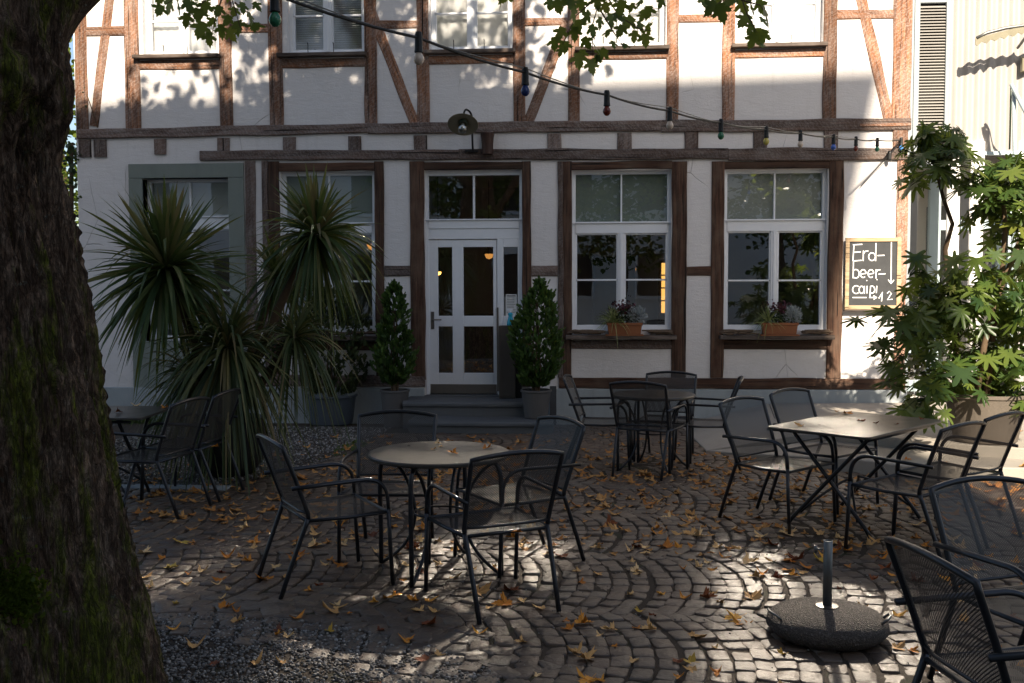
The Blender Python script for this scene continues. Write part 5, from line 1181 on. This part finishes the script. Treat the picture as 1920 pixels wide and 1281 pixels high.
# ================================================================= the old maple
tx, ty = -2.46, -9.9
tree = thing('maple_tree', 'old mossy maple with thick gnarled trunk at the left and overhanging leafy twigs', 'tree', (tx, ty, 0))
prof = [(-.1, .75), (0, .63), (.12, .59), (.3, .565), (.45, .545), (.7, .485), (.95, .44), (1.25, .40), (1.53, .37), (1.75, .355), (1.9, .335), (2.1, .31), (2.27, .285), (2.38, .305), (2.5, .345), (2.62, .355), (2.75, .335), (2.95, .36), (3.2, .40), (3.5, .40), (4.0, .34), (5., .30), (6., .26), (7.5, .2), (9.5, .13), (11.5, .05)]
pz = np.array(prof); NZ_, NA = 420, 300; V = []
zs_ = np.concatenate([np.linspace(-.1, 3.4, 460), np.linspace(3.42, 11.5, 80)])
for z in zs_:
    r0 = np.interp(z, pz[:, 0], pz[:, 1]); lean = .05*math.sin(z*.9) if z < 3 else .05*math.sin(2.7)+(z-3)*.05
    for j in range(NA):
        a = 2*math.pi*j/NA; ca, sa = math.cos(a), math.sin(a); fl = math.exp(-max(z, 0)/.6); r = r0
        r += .10*fl*r0*(math.sin(a*5+1.3)+.6*math.sin(a*3+.4))
        twist = a+z*.28
        r += .050*(mnoise.noise((math.cos(twist)*2.1, math.sin(twist)*2.1, z*.45)))-.085*max(0., .22-abs(mnoise.noise((math.cos(twist)*1.7+4, math.sin(twist)*1.7, z*.30+2))))/.22+.034*mnoise.noise((math.cos(twist)*5, math.sin(twist)*5, z*1.1+7))
        rg = mnoise.noise((math.cos(twist)*13, math.sin(twist)*13, z*2.2+3)); r += .026*(1-abs(rg)*2.2)+.012*(1-abs(mnoise.noise((math.cos(twist)*27, math.sin(twist)*27, z*5+1)))*2.4)
        r += .006*mnoise.noise((ca*50, sa*50, z*22))
        # burls facing the camera side
        for (bz, ba, br, bw) in ((2.47, -.35, .075, .17), (2.62, -1.05, .11, .22), (2.28, -1.5, .06, .15), (2.95, -.9, .07, .2), (1.2, -.9, .03, .25)):
            da = (a-ba+math.pi) % (2*math.pi)-math.pi; q = (da*r0/bw)**2+((z-bz)/bw)**2; r += br*1.25*math.exp(-q)*(1+.45*mnoise.noise((da*r0*16, z*16, ba)))
            r -= br*1.15*math.exp(-q*7) if br > .07 else 0
        V.append((lean*.3+r*ca, r*sa, z))
nz = len(zs_); F = np.array([(i*NA+j, i*NA+(j+1) % NA, (i+1)*NA+(j+1) % NA, (i+1)*NA+j) for i in range(nz-1) for j in range(NA)])
np_mesh('trunk', np.array(V), [F], M['bark'], tree, smooth=True)
def rt_(px, py, d): return at(px, py, d)-Vector((tx, ty, 0))
limbs = []
def limb(pts, r0, r1, n=9, sub=1, name='limb'):
    P = [Vector(p) for p in pts]; path = []
    for i in range(len(P)-1):
        p0, p1, p2, p3 = P[max(i-1, 0)], P[i], P[i+1], P[min(i+2, len(P)-1)]
        for k in range(8):
            t_ = k/8; q = .5*((2*p1)+(p2-p0)*t_+(2*p0-5*p1+4*p2-p3)*t_*t_+(3*p1-p0-3*p2+p3)*t_**3)
            path.append(q+Vector((mnoise.noise((q.x*3, q.z*3, 1)), mnoise.noise((q.x*3, q.z*3, 5)), mnoise.noise((q.x*3, q.z*3, 9))))*r0*.18)
    path.append(P[-1]); k = len(path); rr = [r0+(r1-r0)*(i/(k-1))**.8 for i in range(k)]
    mb = MB(); mb.tube(path, rr, n); mb.build(name, M['bark'], tree, smooth=True); limbs.append(path)
A0 = rt_(40, 120, 4.15); limb([A0-Vector((.05, 0, .25)), rt_(20, 130, 4.15), rt_(95, 5, 4.2), rt_(200, -105, 4.3), rt_(330, -260, 4.5), (2.3, 1.2, 6.5), (3.6, 1.6, 9.2)], .21, .05, 18)
limb([(0, 0, 4), (-1.4, .4, 5.6), (-2.8, 1.2, 7.6), (-3.4, 1.6, 9.8)], .2, .04); limb([(0, 0, 5), (.6, 1.6, 6.6), (1., 3.4, 8.2), (1.2, 4.4, 9.6)], .18, .04); limb([(0, 0, 4.6), (-.3, -1.6, 6.4), (-.4, -3.2, 8.2)], .18, .04); limb([(0, 0, 6), (1.5, -.6, 7.6), (3.2, -.8, 9.6)], .15, .03); limb([(.1, 0, 7), (-.8, 1.3, 9), (-1.6, 2.0, 11.2)], .13, .03); limb([(.1, 0, 8), (1.2, 1.2, 10), (2.0, 1.8, 11.8)], .1, .03)
# crown: leaf clumps through an uneven volume, only real leaves
cc = []
while len(cc) < 125:
    u = unit(1)[0]*rng.uniform(.35, 1.)**.6; p = np.array([.35, 1.0, 9.6])+u*np.array([5.0, 4.6, 3.9])
    if p[2] < 6.1: continue
    if mnoise.noise((p[0]*.5, p[1]*.5, p[2]*.5)) < -.12: continue
    # where this clump throws its shade on the house front
    ky = (p[1]+ty)/SUN.y; shx, shz = p[0]+tx-SUN.x*ky, p[2]-SUN.z*ky
    if shz > 3.8 and (shx < -4.4 or shx > -.75): continue
    if shz > 4.5 and -2.8 < shx <= -.9 and rng.random() > .45: continue
    cc.append(p)
def crown_leaves(name, centers, n, sig, size, shape, mat):
    C_ = np.repeat(np.array(centers), n, 0); N = len(C_); P = C_+rng.normal(0, 1, (N, 3))*np.array(sig)
    return oriented(name, P, rng.normal(0, .5, (N, 3))+np.array([0, 0, -.6]), unit(N)*.8+np.array([0, 0, .7]), rng.uniform(size[0], size[1], N), shape, mat, tree, np.clip(rng.beta(2, 2.6, N)+np.repeat(rng.normal(0, .13, len(centers)), n), 0, 1))
crown_leaves('crown', cc, 105, (.50, .50, .38), (.13, .20), SMALL, M['maple'])
# crown clumps left out in the sun's way of the upper windows, shaping the shade
# hanging twigs at the top of the picture
def sprig(stem, leafpx, d, size):
    mb = MB()
    for s in stem: mb.tube([rt_(a, b, d) for a, b in s], [.006]+[.0035]*(len(s)-2)+[.0018], 5)
    mb.build('twig', M['stem'], tree)
    P, Y, N_, S_ = [], [], [], []
    toc = -FW
    for (a, b) in leafpx:
        p = rt_(a, b, d+rng.uniform(-.18, .18)); P.append(tuple(p)); dirx = rng.normal(0, .45); Y.append((RT*dirx-UP*(1.0+rng.normal(0, .2))+FW*rng.normal(0, .35))[:]); n_ = toc*.9+Vector(rng.normal(0, .55, 3))+Vector((0, 0, .25)); N_.append(n_[:]); S_.append(size*rng.uniform(.7, 1.2))
    oriented('twig_leaves', P, Y, N_, S_, MAPLE, M['maple'], tree)
sprig([[(430, -150), (425, -30), (440, 15), (452, 58)], [(425, -30), (380, 5), (352, 30)], [(400, -60), (340, -10), (305, 12)], [(440, 5), (465, 25), (478, 46)], [(425, -30), (405, 30), (398, 62)]],
      [(300, 16), (318, 8), (335, 14), (352, 8), (350, 34), (372, 24), (385, 12), (378, 52), (392, 70), (398, 40), (410, 18), (428, 36), (432, 62), (446, 48), (440, 20), (455, 12), (468, 30), (478, 48), (415, 55), (300, -10), (330, -16), (360, -14), (395, -15), (430, -18), (460, -15), (480, 10)], 5.7, .118)
lp = [(1045, 8), (1062, -4), (1075, 25), (1090, 8), (1052, 60), (1040, 78), (1060, 85), (1052, 95), (1078, 60), (1085, 45), (1100, 30), (1110, 55), (1098, 78), (1118, 90), (1125, 40), (1135, 12), (1140, 60), (1150, 82), (1158, 30), (1165, 55), (1172, 85), (1180, 40), (1185, 12), (1190, 65), (1200, 48), (1210, 72), (1215, 52), (1222, 40), (1205, 30), (1118, 112), (1108, 122), (1130, 100), (1092, 100), (1085, 110), (1070, 5), (1120, 0), (1150, -6), (1200, 4), (1215, 20), (940, 2), (950, -8), (930, -12), (1030, 5), (1240, 4), (1165, 10), (1145, 35)]
sprig([[(1150, -160), (1130, -20), (1110, 50), (1112, 115)], [(1130, -20), (1160, 30), (1200, 55), (1222, 58)], [(1125, -10), (1080, 30), (1055, 85)], [(1120, 10), (1150, 60), (1170, 88)], [(1150, -160), (1040, -60), (1045, 5)], [(1040, -60), (945, -20), (940, 4)]], lp, 5.9, .108)
sprig([[(1400, -160), (1385, -20), (1400, 25), (1420, 62)], [(1385, -20), (1350, 5), (1330, 12)], [(1390, 0), (1425, 10), (1438, 28)]], [(1318, 2), (1335, 12), (1352, 20), (1345, 5), (1365, 5), (1392, 8), (1410, 15), (1425, 8), (1435, 24), (1430, 38), (1398, 36), (1408, 52), (1420, 62), (1432, 66), (1412, 74), (1424, 80), (1375, -10), (1400, -14), (1360, -14)], 5.6, .125)
# moss and a few leaves of ivy stay in the bark; one yellow-green lichen tuft near the foot
P, Y, N_ = [], [], []
for i in range(900):
    a = rng.normal(-.85, .09); z = .62+rng.normal(0, .055); r = np.interp(z, pz[:, 0], pz[:, 1])+.03; P.append((r*math.cos(a), r*math.sin(a), z)); Y.append((math.cos(a), math.sin(a), .6)+rng.normal(0, .4, 3)); N_.append(rng.normal(0, 1, 3))
oriented('moss_tuft', P, Y, N_, rng.uniform(.012, .03, 900), SMALL, M['hedge'], tree)
# ================================================================= fallen leaves, each a real curled leaf
def leaf_mesh(i):
    v, f = MAPLE; v = v.copy(); k1, k2 = rng.normal(0, .5), rng.normal(0, .5); r = np.hypot(v[:, 0], v[:, 1])
    v[:, 2] = .48*r**2*(1.2+1.1*np.sin(2*np.arctan2(v[:, 1], v[:, 0])+rng.uniform(0, 6)))+.16*k1*v[:, 0]*v[:, 1]+.12*np.abs(v[:, 0])*k2
    v[:, 0] *= rng.uniform(.8, 1.1); v[:, 2] -= v[:, 2].min(); v += np.concatenate([rng.normal(0, .02, (len(v), 2)), np.zeros((len(v), 1))], 1)
    # stalk
    b = len(v); c = np.array(v[0]); st = np.array([c+(-.008, -.26, .0), c+(.008, -.26, 0), c+(.03+.008, -.62, .03), c+(.03-.008, -.62, .03)]); v = np.concatenate([v, st]); 
    me = bpy.data.meshes.new('maple_leaf'); me.from_pydata([tuple(p) for p in v], [], [tuple(q) for q in f]+[(b, b+1, b+2, b+3)])
    a = me.attributes.new('rnd', 'FLOAT', 'POINT'); a.data.foreach_set('value', np.full(len(v), rng.uniform(), np.float32)); me.update(); return me
LM = {}
for m in ('fall_tan', 'fall_orange', 'fall_rust', 'fall_yellow'):
    LM[m] = []
    for i in range(5 if m != 'fall_yellow' else 2):
        me = leaf_mesh(i); me.materials.append(M[m]); LM[m].append(me)
def put_leaf(x, y, z, m, size, label, group=None, tilt=.12):
    o = bpy.data.objects.new('fallen_leaf', random.choice(LM[m])); link(o); o.location = (x, y, z); o.scale = (size*random.uniform(.62, 1.05), size*random.uniform(.8, 1.05), size*random.uniform(.7, 1.6)); o.rotation_euler = (random.gauss(0, tilt), random.gauss(0, tilt), random.uniform(0, 6.28))
    return tag(o, label, 'fallen leaf', group)
cand = []
tries = 0
while len(cand) < 1200 and tries < 90000:
    tries += 1; y = random.uniform(-10.6, -1.3); x = random.uniform(-4.2, 4.6)
    dens = .36+.5*math.exp(-((y+5.6)/2.0)**2)+.55*math.exp(-((x-.9)/1.3)**2-((y+4.7)/1.0)**2)
    if y > -3.2: dens *= .7
    if in_terrace(x, y, .35) and not in_terrace(x, y, .12): dens += .7
    if x < -2.7 and y > -5: dens *= .35
    if in_front_gravel(x, y): dens *= .45
    if random.random() > dens: continue
    if in_terrace(x, y, .12): 
        if random.random() > .25 or x < 2.7 or y > -1 : continue
        z = (.205 if (y > -3.4) else .105)
        if -4.4 < y < -3.4: continue
    else: z = gz(x, y)+.003
    if math.hypot(x-1.235, y+8.8) < .33 or math.hypot(x+3.34, y+4.62) < .42 or math.hypot(x-tx, y-ty) < .85 or (-2.4 < x < -.3 and y > -1.2): continue
    px, py, d = proj((x, y, z))
    if not (-10 < px < 1930 and py < 1300): continue
    if px < 200+(py-700)*.17: continue
    if any((x-a)**2+(y-b)**2 < .05**2 for a, b, *_ in cand): continue
    cand.append((x, y, z, random.choice((random.uniform(.055, .095), random.uniform(.085, .145))), d, in_front_gravel(x, y)))
cand.sort(key=lambda c: c[4]-c[3]*20)
GL = {'fall_tan': ('dry tan maple leaf lying on the dark setts', 'tan fallen leaves'), 'fall_orange': ('bright orange maple leaf lying on the dark setts', 'orange fallen leaves'), 'fall_rust': ('rust red curled maple leaf lying on the dark setts', 'rust red fallen leaves'), 'fall_yellow': ('yellow maple leaf lying on the dark setts', 'yellow fallen leaves')}
rest = []
for i, (x, y, z, s, d, gr) in enumerate(cand):
    r = random.random(); m = 'fall_tan' if r < .50 else 'fall_orange' if r < .84 else 'fall_rust' if r < .975 else 'fall_yellow'
    if i < 262:
        lab, g = GL[m]
        if gr: lab = lab.replace('dark setts', 'grey gravel'); g += ' on gravel'
        put_leaf(x, y, z, m, s, lab, g)
    else: rest.append((x, y, z, s))
mbv, mbf, mba = [], [], []
src = LM['fall_orange']+LM['fall_tan']
for (x, y, z, s) in rest:
    me = random.choice(src); a = random.uniform(0, 6.28); b = len(mbv); Mx = Matrix.Translation((x, y, z))@Matrix.Rotation(a, 4, 'Z')@Matrix.Rotation(random.gauss(0, .12), 4, 'X')@Matrix.Scale(s, 4)
    mbv += [tuple(Mx@v.co) for v in me.vertices]; mbf += [tuple(b+i for i in p.vertices) for p in me.polygons]; mba += [random.random()]*len(me.vertices)
me = bpy.data.meshes.new('fallen_leaves'); me.from_pydata(mbv, [], mbf); me.materials.append(m_fallen('mixed_fallen_leaf', [(.17, .05, .015), (.38, .13, .025), (.46, .22, .06), (.56, .33, .13), (.62, .42, .2)])); at_ = me.attributes.new('rnd', 'FLOAT', 'POINT'); at_.data.foreach_set('value', mba); me.update()
bpy.data.materials['mixed_fallen_leaf'].node_tree.nodes  # colours by leaf
tag(link(bpy.data.objects.new('fallen_leaves', me)), kind='stuff')
def on_top(px, py, z, m, s, lab): p = gnd(px, py, z); put_leaf(p.x, p.y, z+.002, m, s, lab, None, .08)
for a, b, m, s, l in ((820, 832, 'fall_tan', .07, 'small tan leaf at the far rim of the near round table'), (812, 843, 'fall_tan', .055, 'smallest tan leaf in the middle of the near round table'), (851, 850, 'fall_orange', .10, 'flat orange leaf near the front rim of the near round table'), (912, 841, 'fall_orange', .09, 'curled brown leaf at the right rim of the near round table'), (826, 838, 'fall_tan', .05, 'second tiny tan leaf in the middle of the near round table')): on_top(a, b, .735, m, s, l)
for a, b, m, s, l in ((1590, 776, 'fall_orange', .13, 'curled brown leaf at the far edge of the right rectangular table'), (1612, 790, 'fall_rust', .10, 'dark flat leaf in the middle of the right rectangular table'), (1640, 794, 'fall_rust', .06, 'small dark leaf right of centre on the right rectangular table'), (1502, 799, 'fall_tan', .10, 'pale yellow leaf near the left corner of the right rectangular table'), (1728, 787, 'fall_rust', .06, 'small brown leaf at the right end of the right rectangular table'), (1680, 796, 'fall_rust', .05, 'tiny brown scrap near the front edge of the right rectangular table')): on_top(a, b, .733, m, s, l)
for a, b, m, s, l in ((182, 763, 'fall_tan', .10, 'tan leaf on the left table next to the trunk'), (222, 774, 'fall_rust', .11, 'brown leaf on the front of the left table'), (255, 761, 'fall_tan', .08, 'tan leaf on the far side of the left table'), (310, 765, 'fall_orange', .08, 'orange leaf at the right end of the left table')): on_top(a, b, .733, m, s, l)
on_top(968, 998, .43, 'fall_orange', .10, 'orange leaf on the lit seat of the front chair'); on_top(590, 974, .43, 'fall_tan', .085, 'tan leaf on the seat of the left chair at the near table'); on_top(402, 838, .43, 'fall_orange', .09, 'orange leaf on the chair seat beside the cordyline pot')
on_top(1700, 862, .105, 'fall_orange', .09, 'orange leaf on the lower terrace step')

# ================================================================= camera, light, sky
cam = bpy.data.cameras.new('camera'); co = bpy.data.objects.new('camera', cam); COL.objects.link(co); sc.camera = co
cam.sensor_width = 36.; cam.lens = 36.*FPX/1920; cam.clip_start = .05; cam.clip_end = 500
Mx = Matrix((RT, UP, -FW)).transposed().to_4x4(); Mx.translation = CAM; co.matrix_world = Mx
cam.shift_y = 0.
su = bpy.data.lights.new('sun', 'SUN'); su.energy = 4.4; su.angle = R(.55); su.color = (1., .87, .70)
so = bpy.data.objects.new('sun', su); COL.objects.link(so); so.rotation_euler = SUN.to_track_quat('Z', 'Y').to_euler(); so.location = (3, -30, 30)
w = bpy.data.worlds.new('World'); sc.world = w; w.use_nodes = True; nt_ = w.node_tree; bg = nt_.nodes['Background']
sky = nt_.nodes.new('ShaderNodeTexSky'); sky.sky_type = 'NISHITA'; sky.sun_disc = False; sky.sun_elevation = el; sky.sun_rotation = math.pi-az; sky.air_density = 1.; sky.dust_density = 1.8; sky.ozone_density = .6
nt_.links.new(sky.outputs[0], bg.inputs[0]); bg.inputs[1].default_value = .055
sc.view_settings.view_transform = 'Standard'; sc.view_settings.look = 'None'; sc.view_settings.gamma = 1.; sc.view_settings.exposure = 1.62
cy = sc.cycles; cy.use_denoising = True; cy.max_bounces = 10; cy.diffuse_bounces = 4; cy.glossy_bounces = 4; cy.transparent_max_bounces = 24; cy.transmission_bounces = 4
cy.blur_glossy = .1; cy.sample_clamp_indirect = 0.; cy.caustics_reflective = True; cy.caustics_refractive = False
cy.use_guiding = True; cy.use_surface_guiding = True; cy.use_volume_guiding = False; cy.guiding_training_samples = 128; cy.surface_guiding_probability = .6
